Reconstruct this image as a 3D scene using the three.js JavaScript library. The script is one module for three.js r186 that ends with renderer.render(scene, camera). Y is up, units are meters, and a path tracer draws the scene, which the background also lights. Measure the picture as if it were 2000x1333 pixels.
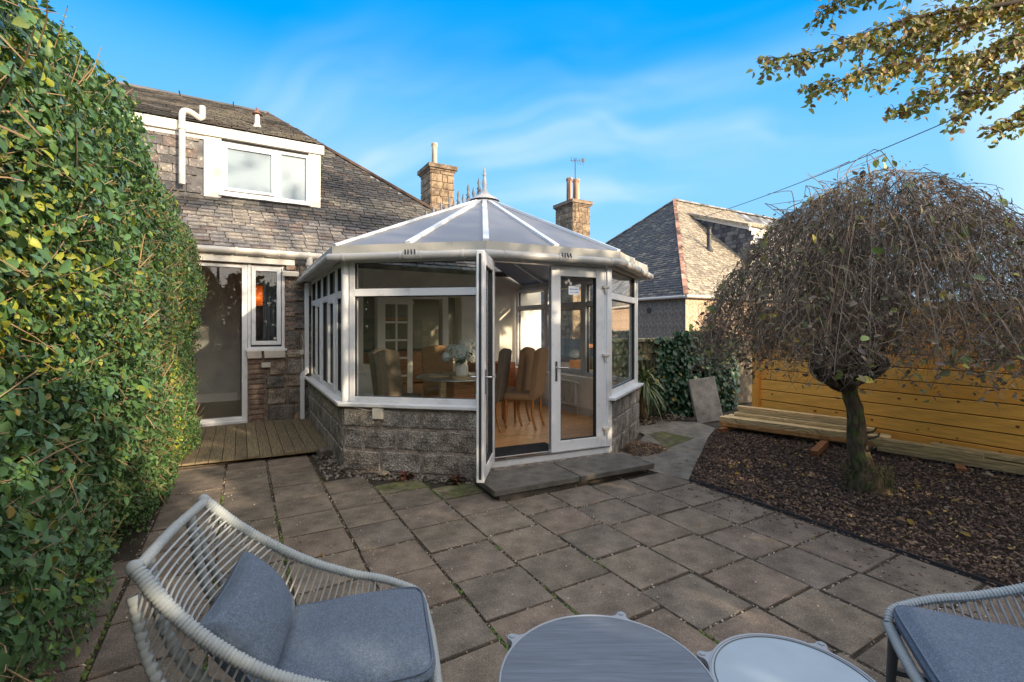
import * as THREE from 'three';
import { mergeGeometries } from 'three/addons/utils/BufferGeometryUtils.js';
import { RoundedBoxGeometry } from 'three/addons/geometries/RoundedBoxGeometry.js';
import { FontLoader } from 'three/addons/loaders/FontLoader.js';
import { TextGeometry } from 'three/addons/geometries/TextGeometry.js';

// ---------------------------------------------------------------- camera, sky, sun, exposure
const scene = new THREE.Scene();
const camera = new THREE.PerspectiveCamera(2 * Math.atan(666.5 / 920) * 180 / Math.PI, 2000 / 1333, 0.05, 600);
camera.position.set(0, 1.55, 0);
camera.lookAt(0, 1.55, -10);
camera.setViewOffset(2000, 1333, 0, 28.5, 2000, 1333);
scene.add(camera);
const renderer = new THREE.WebGLRenderer({ antialias: true });
renderer.toneMapping = THREE.LinearToneMapping;
renderer.toneMappingExposure = 1.68;
renderer.shadowMap.enabled = true;

const TH = Math.PI / 6, OX = -3.36, OZ = -7.72;          // the garden frame: x along the house wall, z out into the garden
const W = (x, y, z) => new THREE.Vector3(OX + x * Math.cos(TH) + z * Math.sin(TH), y, OZ - x * Math.sin(TH) + z * Math.cos(TH));
const dirW = (x, y, z) => new THREE.Vector3(x * Math.cos(TH) + z * Math.sin(TH), y, -x * Math.sin(TH) + z * Math.cos(TH)).normalize();
const SUN_AZ = 21 * Math.PI / 180, SUN_EL = 17 * Math.PI / 180;
const sunDir = dirW(Math.sin(SUN_AZ) * Math.cos(SUN_EL), Math.sin(SUN_EL), Math.cos(SUN_AZ) * Math.cos(SUN_EL));
const sun = new THREE.DirectionalLight(new THREE.Color(1, 0.80, 0.56), 5);
sun.position.copy(sunDir).multiplyScalar(60); sun.castShadow = true; sun.shadow.radius = 1.2;
Object.assign(sun.shadow.camera, { left: -30, right: 30, top: 30, bottom: -30, near: 1, far: 160 });
sun.shadow.mapSize.set(4096, 4096);
scene.add(sun, sun.target);

let seed = 12345;
const rnd = () => { seed = (seed + 0x6D2B79F5) | 0; let t = Math.imul(seed ^ (seed >>> 15), 1 | seed); t = (t + Math.imul(t ^ (t >>> 7), 61 | t)) ^ t; return ((t ^ (t >>> 14)) >>> 0) / 4294967296; };
const R = (a, b) => a + (b - a) * rnd();
const pick = (a) => a[Math.floor(rnd() * a.length)];
const hash = (x, y, s) => { let h = Math.imul(x, 374761393) + Math.imul(y, 668265263) + Math.imul(s, 2147483647 - 58) | 0; h = Math.imul(h ^ (h >>> 13), 1274126177); return ((h ^ (h >>> 16)) >>> 0) / 4294967296; };
const vnoise = (x, y, p, s, p2 = p) => { const xi = Math.floor(x), yi = Math.floor(y), fx = x - xi, fy = y - yi, m = (a) => ((a % p) + p) % p, m2 = (a) => ((a % p2) + p2) % p2;
  const u = fx * fx * (3 - 2 * fx), v = fy * fy * (3 - 2 * fy), a = hash(m(xi), m2(yi), s), b = hash(m(xi + 1), m2(yi), s), c = hash(m(xi), m2(yi + 1), s), d = hash(m(xi + 1), m2(yi + 1), s);
  return a + (b - a) * u + (c - a) * v + (a - b - c + d) * u * v; };
const fbm = (x, y, p, s, o = 4, p2 = p) => { let v = 0, a = 0.5, t = 0; for (let i = 0; i < o; i++) { v += a * vnoise(x, y, p, s + i * 17, p2); t += a; a *= 0.5; x *= 2; y *= 2; p *= 2; p2 *= 2; } return v / t; };
const clamp = (v, a = 0, b = 1) => Math.min(b, Math.max(a, v));
const sstep = (a, b, v) => { const t = clamp((v - a) / (b - a)); return t * t * (3 - 2 * t); };
const mix3 = (a, b, t) => [a[0] + (b[0] - a[0]) * t, a[1] + (b[1] - a[1]) * t, a[2] + (b[2] - a[2]) * t];

{ // computed sky: deep blue away from the sun, paler and warmer towards it, thin cirrus streaks
  const w = 1024, h = 512, d = new Float32Array(w * h * 4);
  for (let j = 0; j < h; j++) for (let i = 0; i < w; i++) {
    const v = (j + 0.5) / h, u = (i + 0.5) / w, el = (v - 0.5) * Math.PI, az = (u - 0.5) * 2 * Math.PI;
    const dx = Math.cos(el) * Math.cos(az), dy = Math.sin(el), dz = Math.cos(el) * Math.sin(az);
    const e = Math.max(0, el) * 180 / Math.PI;
    let c = mix3([0.56, 0.80, 0.99], [0.25, 0.62, 1.0], sstep(0, 14, e));
    c = mix3(c, [0.12, 0.51, 1.0], sstep(14, 25, e));
    c = mix3(c, [0.0, 0.36, 0.98], sstep(23, 31, e));
    c = mix3(c, [0.0, 0.25, 0.82], sstep(30, 50, e));
    // cirrus: stretched noise on a plane high above
    const q = 1 / (dy + 0.16), cxp = dx * q, czp = dz * q;
    const rot = 0.35, px = cxp * Math.cos(rot) + czp * Math.sin(rot), pz = -cxp * Math.sin(rot) + czp * Math.cos(rot);
    const warp = fbm(px * 1.3 + 40, pz * 1.3 + 40, 4096, 5, 3);
    const n = fbm(px * 0.75 + 60 + warp, pz * 2.6 + 60 + warp * 1.5, 4096, 11, 5), n2 = fbm(px * 0.5 + 90, pz * 0.8 + 90, 4096, 23, 3);
    const cl = sstep(0.40, 0.74, n) * sstep(0.28, 0.58, n2) * 0.72 * sstep(36, 20, e) + 0.10 * sstep(0.5, 0.75, n2) * sstep(30, 18, e);
    c = mix3(c, [0.72, 0.88, 1.0], clamp(cl));
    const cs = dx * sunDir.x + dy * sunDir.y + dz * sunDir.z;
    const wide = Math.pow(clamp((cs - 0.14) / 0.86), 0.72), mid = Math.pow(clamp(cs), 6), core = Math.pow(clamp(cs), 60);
    const fillVeil = sstep(36, 54, e) * (0.55 + 0.45 * sstep(0.3, 0.6, n));
    c = mix3(c, [1.6, 1.58, 1.54], fillVeil * 0.85); c = mix3(c, [2.2, 2.08, 1.95], wide * 0.95);  // bright veil added overhead, sunward glow raised, both out of view for ambient light
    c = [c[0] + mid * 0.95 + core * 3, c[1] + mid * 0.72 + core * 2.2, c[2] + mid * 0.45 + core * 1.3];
    if (el < 0) c = [0.10, 0.095, 0.08];
    const k = (j * w + i) * 4; d[k] = c[0]; d[k + 1] = c[1]; d[k + 2] = c[2]; d[k + 3] = 1;
  }
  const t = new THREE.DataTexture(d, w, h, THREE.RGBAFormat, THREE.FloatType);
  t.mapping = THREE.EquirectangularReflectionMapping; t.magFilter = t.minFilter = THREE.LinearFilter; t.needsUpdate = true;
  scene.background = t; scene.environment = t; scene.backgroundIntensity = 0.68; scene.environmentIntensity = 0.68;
}

// ---------------------------------------------------------------- names, things and parts
const used = new Map();
const numbered = (n) => { const k = used.get(n) || 0; used.set(n, k + 1); return k ? n + '_' + String(k).padStart(3, '0') : n; };
const shade = (o) => { o.castShadow = o.receiveShadow = true; return o; };
function tag(o, label, category, group, kind) { if (label) o.userData.label = label; if (category) o.userData.category = category; if (group) o.userData.group = group; if (kind) o.userData.kind = kind; return o; }
const basis = new WeakMap();
// a Group at the thing's base. Its parts are written in garden coordinates and moved to the base here.
function thing(name, label, category, [x, y, z], group, kind) {
  const o = new THREE.Group(); o.name = numbered(name); o.position.copy(W(x, y, z)); o.rotation.y = TH; scene.add(o);
  basis.set(o, [x, y, z]); return tag(o, label, category, group, kind);
}
// a Group with its own axes in world metres
function wthing(name, label, category, [x, y, z], turn = 0, group, kind) {
  const o = new THREE.Group(); o.name = numbered(name); o.position.set(x, y, z); o.rotation.y = turn; scene.add(o);
  basis.set(o, [0, 0, 0]); return tag(o, label, category, group, kind);
}
const merge = (g) => { if (!Array.isArray(g)) return g; if (g.length === 1) return g[0]; const col = g.some((a) => a.attributes.color);
  const list = g.map((a) => { a = a.index ? a.toNonIndexed() : a; for (const k of Object.keys(a.attributes)) if (!['position', 'normal', 'uv', 'color'].includes(k)) a.deleteAttribute(k);
    if (!a.attributes.uv) a.setAttribute('uv', new THREE.BufferAttribute(new Float32Array(a.attributes.position.count * 2), 2));
    if (col && !a.attributes.color) a.setAttribute('color', new THREE.BufferAttribute(new Float32Array(a.attributes.position.count * 3).fill(1), 3)); return a; });
  return mergeGeometries(list); };
function rootOf(o) { while (!basis.has(o)) o = o.parent; return basis.get(o); }
function part(parent, name, geos, mat, label, kind) {
  const g = merge(geos), b = rootOf(parent); g.translate(-b[0], -b[1], -b[2]);
  const m = shade(new THREE.Mesh(g, mat)); m.name = name; parent.add(m); if (label) m.userData.label = label; if (kind) m.userData.kind = kind; return m;
}
// a piece that shares geometry: placed by a matrix in the thing's frame
function piece(parent, name, geo, mat, mtx, kind) {
  const m = shade(new THREE.Mesh(geo, mat)), b = rootOf(parent); m.name = name; m.applyMatrix4(new THREE.Matrix4().makeTranslation(-b[0], -b[1], -b[2]).multiply(mtx));
  parent.add(m); if (kind) m.userData.kind = kind; return m;
}
function copies(parent, name, geo, mat, mats, colors, kind = 'stuff') {
  const m = shade(new THREE.InstancedMesh(geo, mat, mats.length)), b = rootOf(parent), s = new THREE.Matrix4().makeTranslation(-b[0], -b[1], -b[2]), t = new THREE.Matrix4();
  mats.forEach((q, i) => { m.setMatrixAt(i, t.multiplyMatrices(s, q)); if (colors) m.setColorAt(i, colors[i]); });
  m.name = name; m.userData.kind = kind; m.frustumCulled = false; parent.add(m); return m;
}
// ---------------------------------------------------------------- shapes
function boxUV(g, ou = 0, ov = 0) { // uv in metres from the face direction
  g = g.index ? g.toNonIndexed() : g; const p = g.attributes.position, n = g.attributes.normal, uv = new Float32Array(p.count * 2);
  for (let i = 0; i < p.count; i++) { const ax = Math.abs(n.getX(i)), ay = Math.abs(n.getY(i)), az = Math.abs(n.getZ(i));
    const [a, b] = ay >= ax && ay >= az ? [p.getX(i), p.getZ(i)] : ax >= az ? [p.getZ(i), p.getY(i)] : [p.getX(i), p.getY(i)];
    uv[2 * i] = a + ou; uv[2 * i + 1] = b + ov; }
  g.setAttribute('uv', new THREE.BufferAttribute(uv, 2)); return g;
}
const place = (g, x, y, z, rx = 0, ry = 0, rz = 0) => g.applyMatrix4(new THREE.Matrix4().makeRotationFromEuler(new THREE.Euler(rx, ry, rz)).setPosition(x, y, z));
const bx = (w, h, d, x = 0, y = 0, z = 0, rx = 0, ry = 0, rz = 0) => place(boxUV(new THREE.BoxGeometry(w, h, d), R(0, 5), R(0, 5)), x, y, z, rx, ry, rz);
const rbx = (w, h, d, r, x = 0, y = 0, z = 0, rx = 0, ry = 0, rz = 0, s = 2) => place(boxUV(new RoundedBoxGeometry(w, h, d, s, r), R(0, 5), R(0, 5)), x, y, z, rx, ry, rz);
const box2 = (x0, x1, y0, y1, z0, z1) => bx(x1 - x0, y1 - y0, z1 - z0, (x0 + x1) / 2, (y0 + y1) / 2, (z0 + z1) / 2);
const rbox2 = (x0, x1, y0, y1, z0, z1, r = 0.004) => rbx(x1 - x0, y1 - y0, z1 - z0, r, (x0 + x1) / 2, (y0 + y1) / 2, (z0 + z1) / 2);
const cyl = (r0, r1, h, x = 0, y = 0, z = 0, rx = 0, rz = 0, n = 16) => place(new THREE.CylinderGeometry(r0, r1, h, n), x, y, z, rx, 0, rz);
const V = (x, y, z) => new THREE.Vector3(x, y, z);
const tube = (pts, r, seg = 12, rad = 6, closed = false) => new THREE.TubeGeometry(new THREE.CatmullRomCurve3(pts, closed, 'catmullrom', 0.5), seg, r, rad, closed);
function bar(a, b, w, d, up = V(0, 1, 0)) { // a box beam from a to b
  const L = a.distanceTo(b), z = b.clone().sub(a).normalize(), x = up.clone().cross(z).normalize(), y = z.clone().cross(x);
  return bx(w, d, L).applyMatrix4(new THREE.Matrix4().makeBasis(x, y, z).setPosition(a.clone().add(b).multiplyScalar(0.5)));
}
// a tube whose radius follows r(t): trunks, limbs, wrapped rails
function taper(pts, rf, seg, rad, curve) {
  const c = curve || new THREE.CatmullRomCurve3(pts, false, 'catmullrom', 0.5), fr = c.computeFrenetFrames(seg, false), pos = [], uv = [], idx = [];
  const L = c.getLength();
  for (let i = 0; i <= seg; i++) { const t = i / seg, p = c.getPointAt(t);
    for (let j = 0; j <= rad; j++) { const a = j / rad * Math.PI * 2, r = rf(t, j % rad); const q = p.clone().addScaledVector(fr.normals[i], Math.cos(a) * r).addScaledVector(fr.binormals[i], Math.sin(a) * r); pos.push(q.x, q.y, q.z); uv.push(j / rad * r * 6.28, t * L); } }
  for (let i = 0; i < seg; i++) for (let j = 0; j < rad; j++) { const a = i * (rad + 1) + j, b = a + rad + 1; idx.push(a, a + 1, b, b, a + 1, b + 1); }
  const g = new THREE.BufferGeometry(); g.setAttribute('position', new THREE.Float32BufferAttribute(pos, 3)); g.setAttribute('uv', new THREE.Float32BufferAttribute(uv, 2)); g.setIndex(idx); g.computeVertexNormals(); return g;
}
function poly(pts, uvf) { // flat polygon fan from 3-d points
  const pos = [], uv = []; for (let i = 1; i < pts.length - 1; i++) for (const p of [pts[0], pts[i], pts[i + 1]]) { pos.push(p.x, p.y, p.z); const q = uvf ? uvf(p) : [p.x, p.z]; uv.push(q[0], q[1]); }
  const g = new THREE.BufferGeometry(); g.setAttribute('position', new THREE.Float32BufferAttribute(pos, 3)); g.setAttribute('uv', new THREE.Float32BufferAttribute(uv, 2)); g.computeVertexNormals(); return g;
}
function slabPoly(pts2, y0, y1) { // extruded plan polygon [x, z]
  const s = new THREE.Shape(pts2.map(([x, z]) => new THREE.Vector2(x, -z))); const g = new THREE.ExtrudeGeometry(s, { depth: y1 - y0, bevelEnabled: false }); g.rotateX(-Math.PI / 2); g.translate(0, y0, 0); return boxUV(g);
}
function prism(pts3, n, t) { // a flat outline given a thickness t along normal n
  const m = pts3.length, pos = [], b = pts3.map((p) => p.clone().addScaledVector(n, -t)); const tri = (a, c, d) => pos.push(a.x, a.y, a.z, c.x, c.y, c.z, d.x, d.y, d.z);
  for (let i = 1; i < m - 1; i++) { tri(pts3[0], pts3[i], pts3[i + 1]); tri(b[0], b[i + 1], b[i]); }
  for (let i = 0; i < m; i++) { const j = (i + 1) % m; tri(pts3[i], b[i], pts3[j]); tri(pts3[j], b[i], b[j]); }
  const g = new THREE.BufferGeometry(); g.setAttribute('position', new THREE.Float32BufferAttribute(pos, 3)); g.computeVertexNormals(); return boxUV(g);
}
function tint(g, c) { const n = g.attributes.position.count, a = new Float32Array(n * 3); for (let i = 0; i < n; i++) a.set(c, 3 * i); g.setAttribute('color', new THREE.BufferAttribute(a, 3)); return g; }
function rough(g, amt, s = 7, k = 9) { // break up flat faces of a stone
  const p = g.attributes.position; for (let i = 0; i < p.count; i++) { const x = p.getX(i), y = p.getY(i), z = p.getZ(i); const f = (a, b, t) => (vnoise(a * k + 50, b * k + 50, 9999, s + t) - 0.5) * 2 * amt; p.setXYZ(i, x + f(y + z, z - y, 1), y + f(x + z, x - z, 2), z + f(x + y * 1.7, y - x, 3)); } g.computeVertexNormals(); return g; }
const M4 = (x, y, z, rx = 0, ry = 0, rz = 0, sx = 1, sy = sx, sz = sx) => new THREE.Matrix4().compose(V(x, y, z), new THREE.Quaternion().setFromEuler(new THREE.Euler(rx, ry, rz)), V(sx, sy, sz));

// ---------------------------------------------------------------- materials
function texture(n, m, fn, srgb = true) { // fn(u, v) in 0..1 -> [r, g, b] 0..1 (sRGB when a colour map)
  const d = new Uint8Array(n * n * 4); let sum = 0; for (let j = 0; j < n; j++) for (let i = 0; i < n; i++) { const c = fn(i / n, j / n), k = (j * n + i) * 4; for (let q = 0; q < 3; q++) d[k + q] = clamp(c[q]) * 255; d[k + 3] = 255; sum += Math.pow(clamp(c[1]), 2.2); }
  const t = new THREE.DataTexture(d, n, n); t.wrapS = t.wrapT = THREE.RepeatWrapping; t.magFilter = THREE.LinearFilter; t.minFilter = THREE.LinearMipmapLinearFilter; t.generateMipmaps = true; t.repeat.set(1 / m, 1 / m);
  if (srgb) { t.colorSpace = THREE.SRGBColorSpace; t.userData.mean = sum / (n * n); } t.needsUpdate = true; return t;
}
const g3 = (v) => [v, v, v];
const lin = (r, g, b) => new THREE.Color().setRGB(r, g, b);
const real = (o) => { if (o.map?.userData.mean && o.color?.isColor) { const c = o.color, k = Math.min(1 / o.map.userData.mean, 0.98 / Math.max(c.r, c.g, c.b) / Math.min(1, o.map.userData.mean * 1.0)); o.color = c.clone().multiplyScalar(k); } return o; }; // the colour given is the mean colour of the surface, its texture only varies it
const std = (o) => new THREE.MeshStandardMaterial(real(o));
const phy = (o) => new THREE.MeshPhysicalMaterial(real(o));
const T = {};
T.speck = texture(512, 0.6, (u, v) => { const a = fbm(u * 6, v * 6, 6, 1, 5), s = hash(Math.floor(u * 512), Math.floor(v * 512), 3), s2 = vnoise(u * 170, v * 170, 170, 9); let k = 0.50 + a * 0.34 + (s - 0.5) * 0.42 + (s2 > 0.83 ? 0.2 : 0) - (s2 < 0.14 ? 0.2 : 0); return [k * 1.0, k * 0.985, k * 0.955]; });
T.speckB = texture(512, 0.6, (u, v) => g3(0.5 + (vnoise(u * 150, v * 150, 150, 4) - 0.5) * 0.6 + (fbm(u * 10, v * 10, 10, 6, 4) - 0.5) * 0.6), false);
T.granite = texture(512, 0.5, (u, v) => { const a = fbm(u * 5, v * 5, 5, 31, 4), s = vnoise(u * 120, v * 120, 120, 33), s2 = vnoise(u * 60, v * 60, 60, 37); const k = 0.34 + a * 0.5 + (s - 0.5) * 0.5 + (s2 > 0.8 ? 0.18 : 0) - (s2 < 0.22 ? 0.16 : 0); return [k * 1.02, k, k * 0.97]; });
T.graniteB = texture(512, 0.5, (u, v) => { const a = 1 - Math.abs(fbm(u * 14, v * 14, 14, 41, 4) * 2 - 1), b = vnoise(u * 60, v * 60, 60, 44); return g3(a * 0.7 + b * 0.3); }, false);
T.blot = texture(512, 2.6, (u, v) => { const a = fbm(u * 7, v * 7, 7, 51, 5); return g3(0.62 + (a - 0.5) * 1.1); });
T.slate = texture(512, 0.9, (u, v) => { const a = fbm(u * 9, v * 9, 9, 61, 5), b = vnoise(u * 150, v * 40, 150, 64, 40), l = fbm(u * 22, v * 22, 22, 68, 3); const k = 0.45 + a * 0.45 + (b - 0.5) * 0.16, li = sstep(0.60, 0.72, l) * 0.25; return [k + li * 1.0, k + li * 0.95, k + li * 0.7]; });
T.wood = texture(512, 1.0, (u, v) => { const w = fbm(u * 3, v * 10, 3, 71, 3, 10) * 0.6, g = vnoise(u * 5, v * 90 + w * 14, 5, 73, 90), f = vnoise(u * 14, v * 256, 14, 75, 256); const r = Math.sin((v * 26 + w * 7) * 6.283) * 0.5 + 0.5; const k = 0.64 + r * 0.16 + g * 0.14 + (f - 0.5) * 0.14; return [k, k * 0.97, k * 0.92]; });
T.woodB = texture(256, 1.0, (u, v) => g3(0.5 + (vnoise(u * 8, v * 120, 8, 77, 120) - 0.5) * 0.8), false);
T.weave = texture(512, 0.16, (u, v) => { const x = u * 96, y = v * 96, a = hash(Math.floor(x), Math.floor(y * 0.34), 81), b = hash(Math.floor(x * 0.34), Math.floor(y), 83), c = fbm(u * 5, v * 5, 5, 85, 3); const k = 0.54 + a * 0.17 + b * 0.17 + (c - 0.5) * 0.05; return [k, k, k]; });
T.weaveB = texture(512, 0.16, (u, v) => g3(0.5 + 0.25 * Math.sin(u * 96 * 6.283) + 0.25 * Math.sin(v * 96 * 6.283)), false);
T.bark = texture(512, 0.4, (u, v) => { const a = fbm(u * 14, v * 5, 14, 91, 5, 5), b = fbm(u * 6, v * 6, 6, 93, 3); const k = 0.3 + a * 0.6; const m = sstep(0.52, 0.7, b) * 0.22; return [k - m * 0.3, k * 0.94 + m * 0.25, k * 0.82 - m * 0.4]; });
T.barkB = texture(512, 0.4, (u, v) => g3(1 - Math.abs(fbm(u * 16, v * 5, 16, 95, 5, 5) * 2 - 1)), false);
T.plaster = texture(256, 1.5, (u, v) => g3(0.93 + (fbm(u * 8, v * 8, 8, 101, 4) - 0.5) * 0.14));
T.harl = texture(512, 0.5, (u, v) => { const a = fbm(u * 60, v * 60, 60, 111, 3), h = hash(Math.floor(u * 512), Math.floor(v * 512), 112), b = fbm(u * 6, v * 6, 6, 113, 4); const k = 0.5 + (a - 0.5) * 0.4 + (h - 0.5) * 0.2 + (b - 0.5) * 0.35; return [k * 1.02, k * 0.97, k * 0.95]; });
T.harlB = texture(512, 0.5, (u, v) => g3(fbm(u * 50, v * 50, 50, 117, 4)), false);
T.worn = texture(512, 1.3, (u, v) => { const a = fbm(u * 9, v * 9, 9, 121, 5), b = fbm(u * 30, v * 30, 30, 123, 3); const k = 0.95 - sstep(0.56, 0.78, a) * 0.07 - sstep(0.7, 0.85, b) * 0.04; return [k, k * 0.99, k * 0.97]; });
T.green = texture(512, 1.1, (u, v) => { const a = fbm(u * 8, v * 8, 8, 131, 5), s = hash(Math.floor(u * 512), Math.floor(v * 512), 133); const m = sstep(0.46, 0.70, a) * 0.6; const k = 0.55 + (s - 0.5) * 0.24 + (fbm(u * 20, v * 20, 20, 137, 3) - 0.5) * 0.4; return [k * (1 - m * 0.18), k * (0.98 - m * 0.05), k * (0.94 - m * 0.4)]; });

T.ash = texture(512, 0.5, (u, v) => { const w = fbm(u * 2, v * 4, 2, 141, 3, 4), a = vnoise(u * 4, v * 110 + w * 5, 4, 143, 110), b = vnoise(u * 9, v * 250, 9, 145, 250), c = fbm(u * 3, v * 12, 3, 147, 3, 12); const k = 0.62 + (a - 0.5) * 0.09 + (b - 0.5) * 0.08 + (c - 0.5) * 0.07; return [k, k, k]; });
const mats = {
  upvc: std({ color: lin(0.67, 0.70, 0.76), roughness: 0.32, map: T.worn }),
  upvcOld: std({ color: lin(0.50, 0.485, 0.455), roughness: 0.45, map: T.worn }),
  white: std({ color: lin(0.58, 0.565, 0.535), roughness: 0.5, map: T.worn }),
  seal: std({ color: lin(0.02, 0.02, 0.022), roughness: 0.6 }),
  glass: phy({ color: lin(0.97, 0.985, 0.98), roughness: 0.0, metalness: 0, transmission: 1, thickness: 0, ior: 1.5, side: THREE.DoubleSide }),
  frost: phy({ color: lin(0.36, 0.47, 0.56), roughness: 0.35, transmission: 0.5, thickness: 0, ior: 1.45, side: THREE.DoubleSide }),
  plaster: std({ color: lin(0.82, 0.77, 0.67), roughness: 0.9, map: T.plaster }),
  paint: std({ color: lin(0.84, 0.80, 0.70), roughness: 0.45 }),
  greyWall: std({ color: lin(0.42, 0.40, 0.37), roughness: 0.9, map: T.plaster }),
  dark: std({ color: lin(0.03, 0.03, 0.032), roughness: 0.6 }),
  steel: std({ color: lin(0.55, 0.55, 0.56), roughness: 0.25, metalness: 1 }),
  oak: std({ color: lin(0.50, 0.27, 0.115), roughness: 0.4, map: T.wood, bumpMap: T.woodB, bumpScale: 0.001 }),
  lead: std({ color: lin(0.13, 0.135, 0.145), roughness: 0.6, map: T.blot }),
};
function leafGeo(l, w, curl = 0.18, fold = 0.25) { // an oval leaf lying along +z, folded at the rib, 12 triangles
  const st = [[0, 0], [0.22, 0.72], [0.5, 1], [0.78, 0.66], [1, 0]], pos = [], idx = [];
  for (const [t, k] of st) { const y = -curl * l * t * t, hw = w / 2 * k; pos.push(-hw, y + fold * hw, t * l, 0, y, t * l, hw, y + fold * hw, t * l); }
  for (let i = 0; i < 4; i++) { const a = i * 3; idx.push(a, a + 3, a + 1, a + 1, a + 3, a + 4, a + 1, a + 4, a + 2, a + 2, a + 4, a + 5); }
  const g = new THREE.BufferGeometry(); g.setAttribute('position', new THREE.Float32BufferAttribute(pos, 3)); g.setAttribute('uv', new THREE.Float32BufferAttribute(new Float32Array(pos.length / 3 * 2), 2)); g.setIndex(idx); g.computeVertexNormals(); return g;
}
const leafMat = (rough, trans = 0.4) => phy({ color: 0xffffff, roughness: rough, transmission: trans, thickness: 0, side: THREE.DoubleSide, ior: 1.4 });

// ---------------------------------------------------------------- ground, patio, path, mulch bed
const soilMat = std({ color: lin(0.055, 0.045, 0.034), roughness: 1, map: T.speck, bumpMap: T.speckB, bumpScale: 0.012 });
{
  const g = new THREE.PlaneGeometry(500, 500).rotateX(-Math.PI / 2); const uv = g.attributes.uv; for (let i = 0; i < uv.count; i++) uv.setXY(i, uv.getX(i) * 500, uv.getY(i) * 500);
  const m = shade(new THREE.Mesh(g, soilMat)); m.name = 'ground'; m.position.y = -0.03; m.userData.kind = 'structure'; scene.add(m);
}
const slabTones = [[0.262, 0.232, 0.19], [0.245, 0.216, 0.176], [0.228, 0.203, 0.168], [0.272, 0.238, 0.192], [0.218, 0.197, 0.168], [0.252, 0.212, 0.175], [0.238, 0.206, 0.174]];
const slabMats = slabTones.map((c) => std({ color: lin(c[0] * 0.57, c[1] * 0.555, c[2] * 0.575), roughness: 0.95, map: T.speck, bumpMap: T.speckB, bumpScale: 0.0035 }));
const slabGreen = std({ color: lin(0.115, 0.108, 0.075), roughness: 0.95, map: T.green, bumpMap: T.speckB, bumpScale: 0.0035 });
{
  const patio = thing('patio', null, null, [0, 0, 0], null, 'structure');
  part(patio, 'joint_bed', slabPoly([[-2.05, 2.05], [-0.15, 2.25], [0, 3.0], [1.2, 4.05], [2.9, 4.3], [2.99, 5.1], [2.99, 9.6], [-2.05, 9.6]], -0.06, -0.012), std({ color: lin(0.04, 0.033, 0.025), roughness: 1, map: T.speck, bumpMap: T.speckB, bumpScale: 0.01 }));
  const cols = [[-2.0, -1.555, 2.5, 0.43], [-1.545, -1.09, 2.635, 0.43], [-1.09, -0.69, 2.84, 0.412], [-0.69, -0.245, 2.90, 0.415], [-0.245, 0.165, 3.766, 0.425], [0.165, 0.62, 4.015, 0.43], [0.62, 1.08, 4.42, 0.42], [1.08, 1.53, 5.09, 0.42], [1.53, 2.0, 5.15, 0.42], [2.0, 2.43, 5.20, 0.42], [2.43, 2.94, 5.21, 0.425]];
  const zmin = [4.4, 2.1, 2.17, 2.2, 3.36, 3.72, 4.08, 4.72, 4.74, 4.78, 4.82];
  cols.forEach(([x0, x1, z0, p], ci) => {
    for (let k = -4; k < 12; k++) { let a = z0 + k * p, b = a + p; if (b <= zmin[ci] + 0.08 || a > 8.9) continue; a = Math.max(a, zmin[ci]);
      const j = 0.016, w = x1 - x0 - j - R(0, 0.006), d = b - a - j - R(0, 0.008), h = 0.045;
      const g = new RoundedBoxGeometry(w, h, d, 2, 0.006); boxUV(g, R(0, 9), R(0, 9)); const q = g.index ? g.toNonIndexed() : g; const pp = q.attributes.position;
      const s0 = R(0, 99); for (let i = 0; i < pp.count; i++) { const ex = Math.abs(pp.getX(i)) > w / 2 - 0.012, ez = Math.abs(pp.getZ(i)) > d / 2 - 0.012; if (ex) pp.setX(i, pp.getX(i) + (vnoise(pp.getZ(i) * 17 + s0, 3, 999, 7) - 0.5) * 0.010); if (ez) pp.setZ(i, pp.getZ(i) + (vnoise(pp.getX(i) * 17 + s0, 9, 999, 8) - 0.5) * 0.010); }
      boxUV(q, R(0, 9), R(0, 9));
      const green = ci >= 4 && ci <= 6 && b < 4.5 && rnd() < 0.6;
      part(patio, 'paving_slab', place(q, (x0 + x1) / 2 + R(-0.003, 0.003), -h / 2 + R(-0.003, 0.003), (a + b) / 2, R(-0.006, 0.006), R(-0.006, 0.006), R(-0.006, 0.006)), green ? slabGreen : pick(slabMats));
    } });
  // moss and grit lying in the joints
  const moss = [], grit = []; const mc = [], gc = [];
  for (let i = 0; i < 5200; i++) { const c = pick(cols), x = c[1] + R(-0.009, 0.009), z = R(2.3, 8.2); const dens = fbm(x * 2 + 9, z * 2.2 + 3, 999, 5, 3);
    if (dens > 0.57 && x < 1.2) { moss.push(M4(x, -0.012 + R(0, 0.008), z, R(0, 6), R(0, 6), 0, R(0.005, 0.012))); mc.push(lin(R(0.045, 0.085), R(0.07, 0.12), R(0.015, 0.028))); }
    else if (rnd() < 0.55) { grit.push(M4(x, -0.008, z, R(0, 6), R(0, 6), 0, R(0.003, 0.007))); gc.push(lin(...pick([[0.2, 0.17, 0.14], [0.14, 0.10, 0.075], [0.3, 0.27, 0.23], [0.08, 0.06, 0.04]]))); } }
  for (let i = 0; i < 1000; i++) { const c = pick(cols); const k = Math.floor(R(0, 9)); grit.push(M4(R(c[0], c[1]), -0.008, c[2] + k * c[3] + R(-0.008, 0.008), R(0, 6), R(0, 6), 0, R(0.003, 0.008))); gc.push(lin(...pick([[0.3, 0.26, 0.22], [0.2, 0.15, 0.11], [0.42, 0.38, 0.33], [0.12, 0.09, 0.06]]))); }
  for (let i = 0; i < 900; i++) { grit.push(M4(R(-1.5, 2.9), 0.002, R(2.4, 8), R(0, 6), R(0, 6), 0, R(0.002, 0.005))); gc.push(lin(...pick([[0.4, 0.36, 0.3], [0.2, 0.15, 0.11], [0.5, 0.46, 0.4]]))); }
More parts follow.
